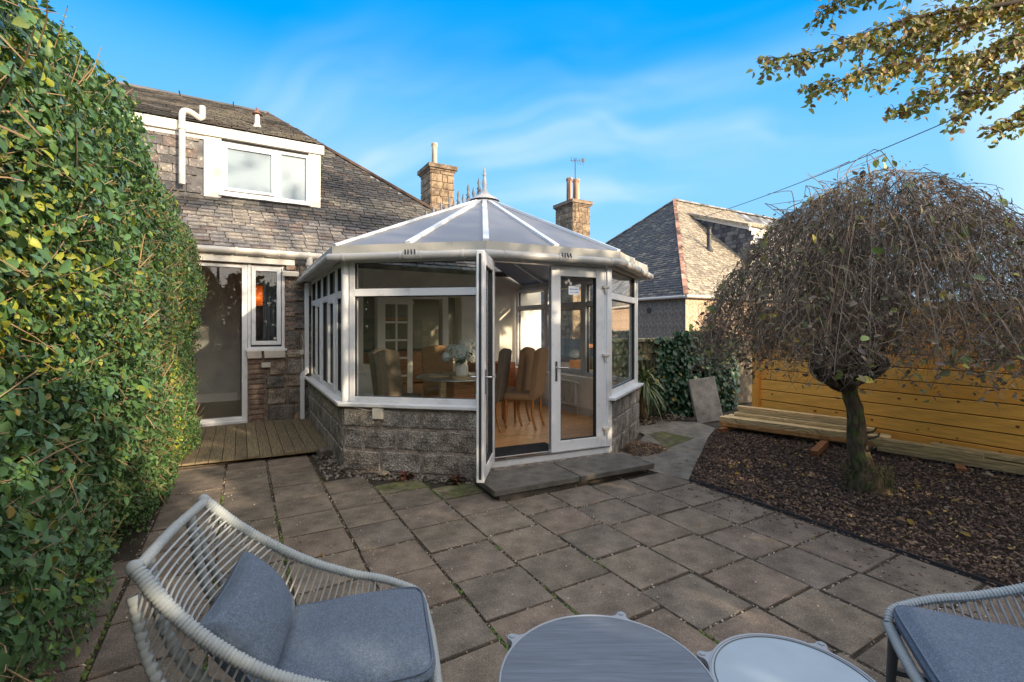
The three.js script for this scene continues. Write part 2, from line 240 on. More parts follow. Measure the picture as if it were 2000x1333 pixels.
  const pebble = new THREE.IcosahedronGeometry(1, 1), white = std({ color: 0xffffff, roughness: 0.9 });
  copies(patio, 'moss', pebble, white, moss, mc); copies(patio, 'grit', pebble, white, grit, gc);
}
// concrete path past the glass porch to the back wall
const conc = std({ color: lin(0.17, 0.16, 0.145), roughness: 0.95, map: T.speck, bumpMap: T.speckB, bumpScale: 0.004 });
{
  const path = thing('path', null, null, [3.6, 0, 4], null, 'structure');
  part(path, 'concrete', slabPoly([[2.86, 4.72], [2.97, 5.14], [4.78, 4.0], [5.3, 3.72], [5.45, 3.3], [5.0, 2.85], [4.3, 2.9], [4.05, 3.5], [2.9, 4.25]], -0.05, 0.002), conc);
  part(path, 'green_patch', slabPoly([[3.75, 4.18], [4.5, 3.98], [4.42, 3.45], [4.12, 3.5]], 0.002, 0.006), std({ color: lin(0.10, 0.095, 0.055), roughness: 1, map: T.green, bumpMap: T.speckB, bumpScale: 0.004 }));
}
const shapeBed = [[2.985, 5.14], [4.78, 4.02], [5.32, 3.74], [6.1, 3.5], [6.1, 10], [2.985, 10]];
{
  const bed = thing('mulch_bed', null, null, [4.5, 0, 6], null, 'structure');
  part(bed, 'soil', slabPoly(shapeBed, -0.07, -0.012), std({ color: lin(0.045, 0.028, 0.022), roughness: 1, map: T.speck, bumpMap: T.speckB, bumpScale: 0.02 }));
  const inBed = (x, z) => { if (x < 2.99 || x > 6.05 || z > 9.5) return false; if (x < 4.78) return z > 5.14 + (4.02 - 5.14) * (x - 2.985) / 1.795; return z > 4.02 - (x - 4.78) * 0.5; };
  const chips = [], cc = [];
  for (let i = 0; i < 26000; i++) { const x = R(2.97, 6.1), z = R(3.7, 8.6); if (!inBed(x, z)) continue; const y = -0.006 + fbm(x * 3 + 5, z * 3 + 5, 999, 3, 3) * 0.035 + R(0, 0.014); const l = R(0.010, 0.034);
    chips.push(M4(x, y, z, R(-0.5, 0.5), R(0, 6.3), R(-0.5, 0.5), l, R(0.004, 0.010), l * R(0.25, 0.6))); const t = rnd(); const b = R(0.6, 1.5);
    cc.push(t < 0.62 ? lin(0.082 * b, 0.052 * b, 0.038 * b) : t < 0.85 ? lin(0.15 * b, 0.098 * b, 0.070 * b) : t < 0.975 ? lin(0.22 * b, 0.145 * b, 0.10 * b) : lin(0.38 * b, 0.27 * b, 0.10 * b)); }
  for (let i = 0; i < 260; i++) { const x = 2.96 - Math.pow(rnd(), 2.2) * 0.5, z = R(5.2, 8.2), l = R(0.008, 0.022), b = R(0.7, 1.5); chips.push(M4(x, 0.005, z, 0, R(0, 6.3), 0, l, 0.005, l * 0.5)); cc.push(lin(0.11 * b, 0.07 * b, 0.05 * b)); }
  const chip = rough(new THREE.BoxGeometry(1, 1, 1, 2, 1, 1), 0.25, 4, 1.5);
  copies(bed, 'bark_chips', chip, std({ color: 0xffffff, roughness: 0.95 }), chips, cc);
  const e = thing('edging_strip', 'black plastic edging strip between paving and bark mulch', 'edging', [2.985, 0, 7]);
  part(e, 'strip', box2(2.978, 2.988, -0.06, 0.014, 5.15, 9), mats.dark);
}
// ---------------------------------------------------------------- timber deck by the patio door
const deckMat = [0.9, 1.0, 1.12].map((k) => std({ color: lin(0.17 * k, 0.145 * k, 0.098 * k), roughness: 0.9, map: T.wood, bumpMap: T.woodB, bumpScale: 0.002 }));
{
  const deck = thing('timber_deck', 'weathered grooved timber deck in front of the patio door', 'deck', [-0.8, 0, 1.1]);
  let x = -1.75; while (x < 0.08) { const w = 0.118, L = 2.12 + (x + 1.75) * 0.08, gs = [bx(L - 0.02, 0.018, w, 0, 0, 0)]; for (let k = 0; k < 6; k++) gs.push(bx(L - 0.02, 0.008, w / 6 * 0.55, 0, 0.013, -w / 2 + w / 6 * (k + 0.5)));
    const m = merge(gs); part(deck, 'deck_board', place(m, x + w / 2, 0.05 + R(-0.002, 0.002), 0.05 + L / 2, 0, Math.PI / 2), pick(deckMat)); x += w + 0.007; }
  part(deck, 'joist', [box2(-1.74, 0.07, -0.03, 0.03, 1.98, 2.02), box2(-1.74, 0.07, -0.03, 0.03, 0.3, 0.36), box2(-1.74, 0.07, -0.03, 0.03, 1.1, 1.16)], deckMat[0]);
}
// ---------------------------------------------------------------- door step of two slabs
{
  const st = thing('door_step', 'low grey step of two slabs below the open french doors', 'step', [1.95, 0, 4.5]);
  const m = std({ color: lin(0.105, 0.10, 0.095), roughness: 0.95, map: T.speck, bumpMap: T.speckB, bumpScale: 0.004 });
  for (const [a, b] of [[1.0, 1.912], [1.922, 2.87]]) part(st, 'step_slab', rbx(b - a, 0.055, 0.52, 0.008, (a + b) / 2, 0.0725, 4.492 + ((a + b) / 2 - 1.94) * 0.055, 0, -0.055), m);
  part(st, 'base', box2(1.04, 2.83, -0.02, 0.045, 4.25, 4.70), std({ color: lin(0.08, 0.07, 0.06), roughness: 1, map: T.speck }));
}
// ---------------------------------------------------------------- the house on the left
const PITCH = 0.8, EAVE = 2.68, RX = -0.29, RZ = -5.52, RY = EAVE + PITCH * 5.52;
const stoneMats = [[0.16, 0.145, 0.13], [0.12, 0.11, 0.105], [0.20, 0.175, 0.15], [0.085, 0.08, 0.078], [0.18, 0.15, 0.125]].map((c) => std({ color: lin(c[0] * 1.5, c[1] * 1.5, c[2] * 1.5), roughness: 0.95, map: T.granite, bumpMap: T.graniteB, bumpScale: 0.012 }));
const brickMats = [[0.15, 0.115, 0.095], [0.12, 0.10, 0.088], [0.16, 0.125, 0.10], [0.085, 0.075, 0.068]].map((c) => std({ color: lin(c[0] * 1.35, c[1] * 1.35, c[2] * 1.35), roughness: 0.95, map: T.harl, bumpMap: T.harlB, bumpScale: 0.005 }));
const mortar = std({ color: lin(0.22, 0.195, 0.165), roughness: 1, map: T.harl, bumpMap: T.harlB, bumpScale: 0.008 });
const slateTones = [[0.10, 0.10, 0.11], [0.19, 0.185, 0.185], [0.065, 0.066, 0.074], [0.25, 0.235, 0.21], [0.15, 0.125, 0.115]];
const slateMats = slateTones.map((c) => std({ color: lin(c[0] * 0.82, c[1] * 0.79, c[2] * 0.79), roughness: 0.72, map: T.slate, bumpMap: T.woodB, bumpScale: 0.002 }));
const slateStuff = std({ color: lin(1, 1, 1), vertexColors: true, roughness: 0.72, map: T.slate });
const camLocal = [-0.95, 1.55, 8.366];
const slateGeos = [0, 1, 2].map(() => { const g = new THREE.BoxGeometry(1, 1, 1, 1, 1, 1); return boxUV(g, R(0, 3), R(0, 3)); });
// slates laid on a plane: o origin at the eave, eu along the eave, ev up the slope; keep(u, v) clips
function slateField(o, eu, ev, u0, u1, v1, w, e, keep, tone) {
  const n = eu.clone().cross(ev).normalize(), out = []; const tilt = 0.024 / e;
  for (let r = 0; r * e < v1; r++) { const v = r * e; let u = u0 + (r % 2 ? w / 2 : 0) + R(-0.02, 0.02) - w; while (u < u1) { const ww = w * R(0.82, 1.16); const cu = u + ww / 2, cv = v + e / 2; u += ww + 0.004;
      if (!keep(cu, cv)) continue; const lift = 0.010 + R(0, 0.009), l = e * 1.35;
      const p = o.clone().addScaledVector(eu, cu).addScaledVector(ev, v + l / 2 + R(-0.010, 0.008)).addScaledVector(n, lift);
      const b = new THREE.Matrix4().makeBasis(eu, ev, n).multiply(new THREE.Matrix4().makeRotationX(-Math.min(0.16, tilt * 0.7)));
      b.scale(V(ww - 0.013, l, 0.013)); b.setPosition(p); out.push({ m: b, p, tone: tone ? tone(cu, cv) : Math.floor(rnd() * 5), d: Math.hypot(p.x - camLocal[0], p.y - camLocal[1], p.z - camLocal[2]) }); } }
  return out;
}
function laySlates(parent, list, most) { // the nearest ones are parts, the rest one joined part
  list.sort((a, b) => a.d - b.d); const near = list.slice(0, most), far = list.slice(most);
  for (const s of near) piece(parent, 'slate', pick(slateGeos), slateMats[s.tone], s.m);
  if (far.length) part(parent, 'slates', far.map((s) => { const g = boxUV(new THREE.BoxGeometry(1, 1, 1)).applyMatrix4(s.m); const uv = g.attributes.uv, a = R(0, 9), b = R(0, 9); for (let i = 0; i < uv.count; i++) uv.setXY(i, uv.getX(i) * 0.2 + a, uv.getY(i) * 0.2 + b); const c = slateTones[s.tone], k = R(0.5, 0.75) * 0.62; return tint(g, [c[0] * k, c[1] * k, c[2] * k]); }), slateStuff, null, 'stuff');
}
for (const g of slateGeos) { const uv = g.attributes.uv, a = R(0, 9), b = R(0, 9); for (let i = 0; i < uv.count; i++) uv.setXY(i, uv.getX(i) * 0.22 + a, uv.getY(i) * 0.18 + b); }
// a framed pane: outer rectangle x0..x1, y0..y1 on a face looking along +z, in a local frame; returns geometries
function frameGeo(x0, x1, y0, y1, z0, z1, s, r = 0.006) { return [rbox2(x0, x0 + s, y0, y1, z0, z1, r), rbox2(x1 - s, x1, y0, y1, z0, z1, r), rbox2(x0 + s - 0.003, x1 - s + 0.003, y0, y0 + s, z0 + 0.002, z1 - 0.002, r), rbox2(x0 + s - 0.003, x1 - s + 0.003, y1 - s, y1, z0 + 0.002, z1 - 0.002, r)]; }
const house = thing('granite_house', 'grey granite house with slate roof and white dormer beside the hedge', 'house', [0, 0, 0]);
{
  const H0 = EAVE, wt = 0.34; // wall 0.34 thick behind z = 0, with openings: patio door, small window; and inside the porch a wide opening
  part(house, 'wall', [box2(-5.6, -4.2, 0, H0, -wt, -0.02), box2(-4.2, -0.853, 2.50, H0, -wt, -0.02), box2(-0.853, -0.33, 2.50, H0, -wt, -0.021), box2(-0.853, -0.33, 0, 1.17, -wt, -0.02), box2(-0.33, 0.12, 0, H0, -wt, -0.02), box2(-4.2, -0.853, -0.02, 0.06, -wt, -0.03)], mortar);
  part(house, 'inner_wall', [box2(0.12, 0.90, 0, 2.66, -wt, 0), box2(0.90, 1.14, 0, 0.86, -wt, 0), box2(0.9, 2.76, 2.12, 2.661, -wt, 0.001), box2(2.47, 2.76, 0, 0.86, -wt, 0), box2(2.76, 4.25, 0, 2.66, -wt, 0), box2(4.25, 4.6, 0, 2.6, -wt, -0.01)], mats.plaster);
  // stones of the strip between window and porch, and below the window
  let y = 0.02; const rows = [0.28, 0.26, 0.20, 0.27, 0.16, 0.30, 0.24, 0.22, 0.20, 0.22, 0.21];
  for (const h of rows) { const right = y + h > 1.15 ? -0.32 : -0.60; let x = right + (y + h > 1.15 ? 0 : R(-0.03, 0.03)); while (x < 0.08) { let w = R(0.2, 0.42); if (x + w > 0.0) w = 0.1 - x; if (y + h > 2.5) break; const hh = h - R(0.02, 0.05);
      part(house, 'stone', rough(boxUV(new RoundedBoxGeometry(w - R(0.025, 0.05), hh, 0.06, 3, 0.02), R(0, 9), R(0, 9)), 0.012).translate(x + w / 2, y + h / 2, -0.018), pick(stoneMats)); x += w; } y += h; if (y > 2.4) break; }
  for (let k = 0; k < 13; k++) part(house, 'brick', rough(boxUV(new RoundedBoxGeometry(k % 2 ? 0.2 : 0.235, 0.066, 0.06, 2, 0.008), R(0, 9), R(0, 9)), 0.004).translate(-0.735 + (k % 2 ? 0 : 0.012), 0.055 + k * 0.079, -0.018), pick(brickMats));
  for (let k = 0; k < 16; k++) part(house, 'brick', rough(boxUV(new RoundedBoxGeometry(0.14, 0.062, 0.05, 2, 0.008), R(0, 9), R(0, 9)), 0.004).translate(-0.25, 1.2 + k * 0.078, -0.008), pick(brickMats));
  part(house, 'lintel_board', [rbox2(-4.3, -0.19, 2.53, 2.64, -0.03, 0.06)], mats.white);
  part(house, 'stone_sill', [rough(rbx(0.2, 0.12, 0.12, 0.012, -0.76, 1.115, 0.02, 0, 0, 0, 4), 0.005), rough(rbx(0.3, 0.12, 0.12, 0.012, -0.475, 1.115, 0.02, 0, 0, 0, 4), 0.005)], std({ color: lin(0.5, 0.46, 0.42), roughness: 0.9, map: T.worn }));
  // patio door
  const pd = part(house, 'patio_door', [...frameGeo(-4.15, -0.853, 0.075, 2.53, -0.14, -0.02, 0.075), rbox2(-2.55, -2.44, 0.15, 2.46, -0.13, -0.03), rbox2(-4.2, -0.853, 0.06, 0.1, -0.1, 0.02)], mats.upvc);
  part(pd, 'pane', [box2(-2.44, -0.93, 0.15, 2.455, -0.085, -0.081)], mats.glass); part(pd, 'pane', [box2(-4.075, -2.55, 0.15, 2.455, -0.085, -0.081)], mats.glass);
  const sw = part(house, 'window', [...frameGeo(-0.851, -0.33, 1.185, 2.52, -0.14, -0.02, 0.045), ...frameGeo(-0.80, -0.385, 1.26, 2.48, -0.10, 0.002, 0.06), rbox2(-0.88, -0.30, 1.165, 1.2, -0.1, 0.045)], mats.upvc);
  part(sw, 'pane', box2(-0.742, -0.445, 1.318, 2.422, -0.06, -0.056), mats.glass); part(sw, 'sticker', cyl(0.018, 0.018, 0.003, -0.47, 1.36, -0.053, Math.PI / 2), mats.white);
  // floodlight, junction boxes, cable
  const fl = part(house, 'floodlight', [rbx(0.24, 0.075, 0.14, 0.012, -0.26, 2.39, 0.12, 0.2)], mats.upvcOld); part(fl, 'bracket', [tube([V(-0.16, 2.55, 0), V(-0.12, 2.5, 0.06), V(-0.13, 2.42, 0.12)], 0.009)], mats.dark); part(fl, 'sensor', [rbx(0.14, 0.07, 0.06, 0.01, -0.25, 2.49, 0.05)], brickMats[2]);
  part(house, 'junction_box', rbx(0.13, 0.075, 0.07, 0.008, -0.60, 0.945, 0.035), mats.upvcOld); part(house, 'junction_box', rbx(0.07, 0.075, 0.06, 0.008, -0.085, 1.13, 0.035), mats.upvcOld);
  part(house, 'cable', [tube([V(-0.085, 1.1, 0.04), V(-0.07, 0.7, 0.035), V(-0.08, 0.3, 0.035), V(-0.07, 0.05, 0.035)], 0.007, 10)], mats.upvcOld); part(house, 'cable', [tube([V(-0.33, 1.12, 0.03), V(-0.2, 1.118, 0.03), V(-0.11, 1.12, 0.03)], 0.006)], mats.upvcOld); part(house, 'cable', [tube([V(-0.07, 1.16, 0.035), V(-0.06, 1.3, 0.035), V(-0.09, 1.42, 0.03)], 0.006)], mats.upvcOld);
  // gutter along the eave and its outlet
  const gutter = (x0, x1, y, z, r) => { const g = new THREE.CylinderGeometry(r, r, x1 - x0, 14, 1, true, Math.PI / 2, Math.PI); g.rotateX(Math.PI / 2); g.rotateY(Math.PI / 2); g.translate((x0 + x1) / 2, y, z); return g; };
  const gut = part(house, 'gutter', [place(new THREE.CylinderGeometry(0.052, 0.052, 5.4, 14), -2.4, 2.70, 0.075, 0, 0, Math.PI / 2)], mats.upvcOld);
  for (const x of [-1.0, -0.42, 0.02]) part(gut, 'bracket', place(new THREE.CylinderGeometry(0.060, 0.060, 0.035, 14), x, 2.70, 0.075, 0, 0, Math.PI / 2), mats.upvcOld);
  part(house, 'downpipe', [cyl(0.05, 0.05, 0.1, 0.03, 2.63, 0.075), cyl(0.062, 0.062, 0.05, 0.03, 2.56, 0.075), cyl(0.042, 0.042, 0.5, 0.03, 2.3, 0.07)], mats.upvcOld);
  part(house, 'fascia', box2(-5.5, 0.2, 2.58, 2.69, -0.04, 0.01), mats.upvcOld);
}
{ // roof: main slope, catslide over the dormer, hip, ridge
  const nx = V(0, 1, PITCH).normalize(), ev = V(0, PITCH, -1).normalize(), L = Math.hypot(1, PITCH), hipX = (z) => RX + (z - RZ) * (4.62 - RX) / (0 - RZ);
  const P = (x, z, d = 0) => V(x, EAVE - PITCH * z, z).addScaledVector(nx, d);
  const DZ = -1.43, FY = 5.06, CY = (z) => FY + (RY - FY) * (z - DZ) / (RZ - DZ);
  const roof = part(house, 'roof', [prism([P(-5.6, 0.06), P(hipX(0), 0.06), P(RX, RZ), P(-5.6, RZ)], nx, 0.12)], mats.lead);
  const nh = V(1, (4.62 - RX) / (RY - EAVE) * 1, 0.0).normalize();
  part(roof, 'hip_end', prism([V(hipX(0), EAVE, 0), V(hipX(0), EAVE, -11.4), V(RX, RY, RZ)], V(1, 1, 0).normalize(), 0.1), mats.lead);
  part(roof, 'rear_slope', prism([V(-5.6, RY, RZ - 0.02), V(RX, RY, RZ - 0.02), V(4.6, EAVE, -11.4), V(-5.6, EAVE, -11.4)], V(0, 1, -1).normalize(), 0.1), mats.lead);
  const nc = V(0, -(RZ - DZ), (RY - FY)).normalize(); const xe = 0.46;
  part(roof, 'catslide', prism([V(-5.6, FY, DZ + 0.04), V(xe, FY, DZ + 0.04), V(RX, RY, RZ), V(-5.6, RY, RZ)], nc, 0.08), mats.lead);
  part(roof, 'ridge_cap', [tube([V(-5.6, RY + 0.02, RZ), V(RX, RY + 0.02, RZ)], 0.07, 2, 8)], mats.lead);
  part(roof, 'hip_cap', [bar(P(hipX(0), 0, 0.03), P(RX, RZ, 0.03), 0.16, 0.05)], std({ color: lin(0.11, 0.07, 0.05), roughness: 0.8, map: T.blot }));
  const tone = (u, v) => { const n = fbm(u * 0.9 + 7, v * 1.3 + 3, 999, 77, 3) + R(-0.10, 0.10); return n > 0.62 ? 3 : n > 0.53 ? 1 : n > 0.46 ? 4 : n > 0.38 ? 0 : 2; };
  const main = slateField(P(0, 0.08), V(1, 0, 0), ev, -2.9, 4.3, 6.9, 0.225, 0.118, (u, v) => { const z = 0.08 - v / L; return u < hipX(z) - 0.1 && (z > DZ + 0.03 || u > 0.42) && !(z < -2.9 && u < 0.5 && false); }, tone);
  const Lc = Math.hypot(RZ - DZ, RY - FY), evc = V(0, (RY - FY) / Lc, (RZ - DZ) / Lc);
  const cat = slateField(V(0, FY, DZ + 0.06), V(1, 0, 0), evc, -3.4, 0.5, Lc, 0.225, 0.135, (u, v) => u < xe + (RX - xe) * v / Lc - 0.05, tone);
  laySlates(roof, [...main, ...cat], 300);
  // dormer
  const d = part(house, 'dormer', [box2(-5.6, -1.5, 3.7, 4.86, DZ - 0.3, DZ - 0.025), box2(-1.5, 0.36, 3.7, 3.9, DZ - 0.3, DZ - 0.03), box2(-1.5, 0.38, 4.8, 4.95, DZ - 0.3, DZ - 0.03)], mats.lead);
  part(d, 'fascia', [rbox2(-3.4, -1.17, 4.88, 5.05, DZ - 0.02, DZ + 0.06), rbox2(-1.165, 0.46, 4.88, 5.05, DZ - 0.02, DZ + 0.062), rbox2(-3.4, -1.5, 4.81, 4.89, DZ - 0.02, DZ + 0.01)], mats.white);
  part(d, 'side_board', [rbox2(-1.50, -1.24, 3.82, 4.885, DZ - 0.03, DZ + 0.02)], mats.white); part(d, 'side_board', [rbox2(0.185, 0.40, 3.85, 4.885, DZ - 0.03, DZ + 0.02)], mats.white);
  part(d, 'cheek', prism([V(0.40, 3.84, DZ - 0.02), V(0.40, 4.95, DZ - 0.02), V(0.40, 5.9, RZ + 2.1)], V(1, 0, 0), 0.03), mats.lead);
  const wn = part(d, 'window', [...frameGeo(-1.245, 0.19, 3.90, 4.82, DZ - 0.08, DZ + 0.03, 0.05), rbox2(-0.40, -0.29, 3.93, 4.79, DZ - 0.07, DZ + 0.025), ...frameGeo(-1.20, -0.40, 3.965, 4.77, DZ - 0.05, DZ + 0.045, 0.05), rbox2(-1.27, 0.22, 3.86, 3.905, DZ - 0.06, DZ + 0.07)], mats.upvc);
  part(d, 'frosted_pane', box2(-1.15, -0.45, 4.01, 4.72, DZ, DZ + 0.004), mats.frost); part(d, 'frosted_pane', box2(-0.29, 0.14, 3.95, 4.77, DZ - 0.02, DZ - 0.016), mats.frost);
  part(d, 'back_wall', box2(-1.3, 0.3, 3.8, 4.9, DZ - 0.95, DZ - 0.9), mats.greyWall);
  const ds = slateField(V(0, 3.86, DZ - 0.022), V(1, 0, 0), V(0, 1, 0), -2.6, -1.5, 0.95, 0.2, 0.15, (u) => u < -1.58, (u, v) => pick([3, 1, 1, 0, 4])); for (const s of ds) piece(d, 'slate', pick(slateGeos), slateMats[s.tone], s.m);
  // soil pipe, roof vent, ridge hooks
  part(house, 'soil_pipe', [cyl(0.048, 0.048, 1.0, -1.80, 4.45, DZ + 0.14), cyl(0.06, 0.06, 0.06, -1.80, 4.90, DZ + 0.14), tube([V(-1.80, 4.9, DZ + 0.14), V(-1.80, 5.12, DZ + 0.14), V(-1.77, 5.2, DZ + 0.12), V(-1.68, 5.2, DZ + 0.1), V(-1.55, 5.14, DZ + 0.06), V(-1.52, 5.18, DZ + 0.06), V(-1.52, 5.36, DZ + 0.06)], 0.05, 24, 10)], mats.upvcOld);
  const vz = -2.25, vy = CY(vz), vent = part(house, 'roof_vent', [cyl(0.05, 0.10, 0.1, -0.66, vy + 0.05, vz), cyl(0.045, 0.05, 0.2, -0.66, vy + 0.18, vz)], mats.upvcOld); part(vent, 'cowl', [cyl(0.03, 0.095, 0.06, -0.66, vy + 0.32, vz), cyl(0.02, 0.02, 0.12, -0.66, vy + 0.36, vz)], std({ color: lin(0.2, 0.09, 0.06), roughness: 0.8 }));
  part(house, 'ridge_hook', [bar(V(-2.2, RY, RZ), V(-2.2, RY + 0.02, RZ + 0.35), 0.02, 0.02), bar(V(-1.1, RY, RZ), V(-1.1, RY + 0.02, RZ + 0.35), 0.02, 0.02)], mats.dark);
}
// granite chimney stacks: squared blocks on a core, cap, clay pots
const warmStone = [[0.47, 0.38, 0.28], [0.42, 0.34, 0.25], [0.52, 0.42, 0.30], [0.38, 0.31, 0.24]].map((c) => std({ color: lin(c[0] * 0.48, c[1] * 0.46, c[2] * 0.45), roughness: 0.95, map: T.granite, bumpMap: T.graniteB, bumpScale: 0.012 }));
function chimney(parent, x0, x1, z0, z1, y0, y1, capH, pots, rowH) {
  part(parent, 'stack', box2(x0 + 0.02, x1 - 0.02, y0, y1 - 0.01, z0 + 0.02, z1 - 0.02), std({ color: lin(0.36, 0.31, 0.25), roughness: 1, map: T.harl }));
  let y = y0; while (y < y1 - 0.05) { const h = Math.min(rowH * R(0.85, 1.15), y1 - y); const mk = (w, ox, oz, rot) => part(parent, 'stone', rough(boxUV(new RoundedBoxGeometry(w - 0.018, h - 0.018, 0.06, 2, 0.012), R(0, 9), R(0, 9)), 0.008).applyMatrix4(M4(ox, y + h / 2, oz, 0, rot)), pick(warmStone));
    for (const [len, f] of [[x1 - x0, (a, w) => mk(w, x0 + a + w / 2, z1 - 0.02, 0)], [z1 - z0, (a, w) => mk(w, x0 + 0.02, z0 + a + w / 2, Math.PI / 2)]]) { let a = 0; while (a < len - 0.02) { let w = R(0.16, 0.42); if (len - a - w < 0.14) w = len - a; f(a, w); a += w; } } y += h; }
  part(parent, 'cap', [rbox2(x0 - 0.09, x1 + 0.09, y1, y1 + capH, z0 - 0.09, z1 + 0.09, 0.015), rbox2(x0 - 0.04, x1 + 0.04, y1 - 0.06, y1, z0 - 0.04, z1 + 0.04, 0.015)], warmStone[3]);
  for (const [px, pz, r, h, c] of pots) { const prof = [[r * 0.96, 0], [r * 0.93, h * 0.8], [r * 0.95, h * 0.86], [r * 1.12, h * 0.88], [r * 1.12, h * 0.95], [r * 1.0, h], [r * 0.75, h], [r * 0.75, h * 0.3]].map(([a, b]) => new THREE.Vector2(a, b)); part(parent, 'chimney_pot', new THREE.LatheGeometry(prof, 18).translate(px, y1 + capH, pz), std({ color: lin(...c), roughness: 0.85, map: T.blot })); }
}
{ const c = new THREE.Group(); c.name = 'chimney'; house.add(c);
  chimney(c, 3.97, 4.72, -5.9, -5.0, 3.6, 6.30, 0.13, [[4.20, -5.3, 0.085, 0.72, [0.62, 0.50, 0.38]]], 0.21); }
{ const c = thing('chimney_stack', 'granite chimney stack with two clay pots behind the conservatory roof', 'chimney', [12.0, 0, -8.5]);
  chimney(c, 11.55, 12.5, -9.3, -8.0, 1.0, 6.93, 0.16, [[11.62, -8.35, 0.13, 1.0, [0.46, 0.30, 0.22]], [12.0, -8.35, 0.15, 1.0, [0.50, 0.33, 0.23]]], 0.26);
  part(c, 'aerial', [cyl(0.018, 0.018, 2.7, 11.66, 7.5, -7.98), bar(V(11.4, 8.72, -7.98), V(12.1, 8.82, -7.98), 0.02, 0.02), ...[0, 1, 2, 3, 4].map((k) => bar(V(11.45 + k * 0.15, 8.60, -7.9 - k * 0.0), V(11.47 + k * 0.15, 8.92, -8.05), 0.012, 0.012)), bx(0.12, 0.16, 0.02, 12.1, 8.85, -7.98)], mats.dark); }

// ---------------------------------------------------------------- the conservatory
const PL = { W: [0.02, 0.0], L: [0.012, 3.055], D: [1.215, 4.073], R: [2.751, 4.233], E: [4.037, 3.393], F: [4.05, 0.0] };
const ring = ['W', 'L', 'D', 'R', 'E', 'F'].map((k) => PL[k]);
const facet = (a, b, off = 0) => { const dx = b[0] - a[0], dz = b[1] - a[1], l = Math.hypot(dx, dz), X = V(dx / l, 0, dz / l), N = V(-dz / l, 0, dx / l); return { l, X, N, m: new THREE.Matrix4().makeBasis(X, V(0, 1, 0), N).setPosition(V(a[0], 0, a[1]).addScaledVector(N, off)) }; };
const onF = (f, geos) => geos.map((g) => g.applyMatrix4(f.m));
function offsetRing(pts, d) { return pts.map((p, i) => { const a = pts[i - 1], b = pts[i + 1]; const n1 = a ? facet(a, p).N : null, n2 = b ? facet(p, b).N : null; if (!n1) return [p[0] + n2.x * d, p[1] + n2.z * d]; if (!n2) return [p[0] + n1.x * d, p[1] + n1.z * d]; const k = d / (1 + n1.dot(n2)); return [p[0] + (n1.x + n2.x) * k, p[1] + (n1.z + n2.z) * k]; }); }
const cons = thing('conservatory', 'white framed glass conservatory with grey pitched roof and an open door', 'conservatory', [2.1, 0, 2.2]);
const FLOOR = 0.12, blockMats = [[0.255, 0.25, 0.245], [0.28, 0.272, 0.26], [0.235, 0.235, 0.235], [0.265, 0.25, 0.235]].map((c) => std({ color: lin(c[0] * 0.98, c[1] * 0.97, c[2] * 0.96), roughness: 0.95, map: T.granite, bumpMap: T.graniteB, bumpScale: 0.014 }));
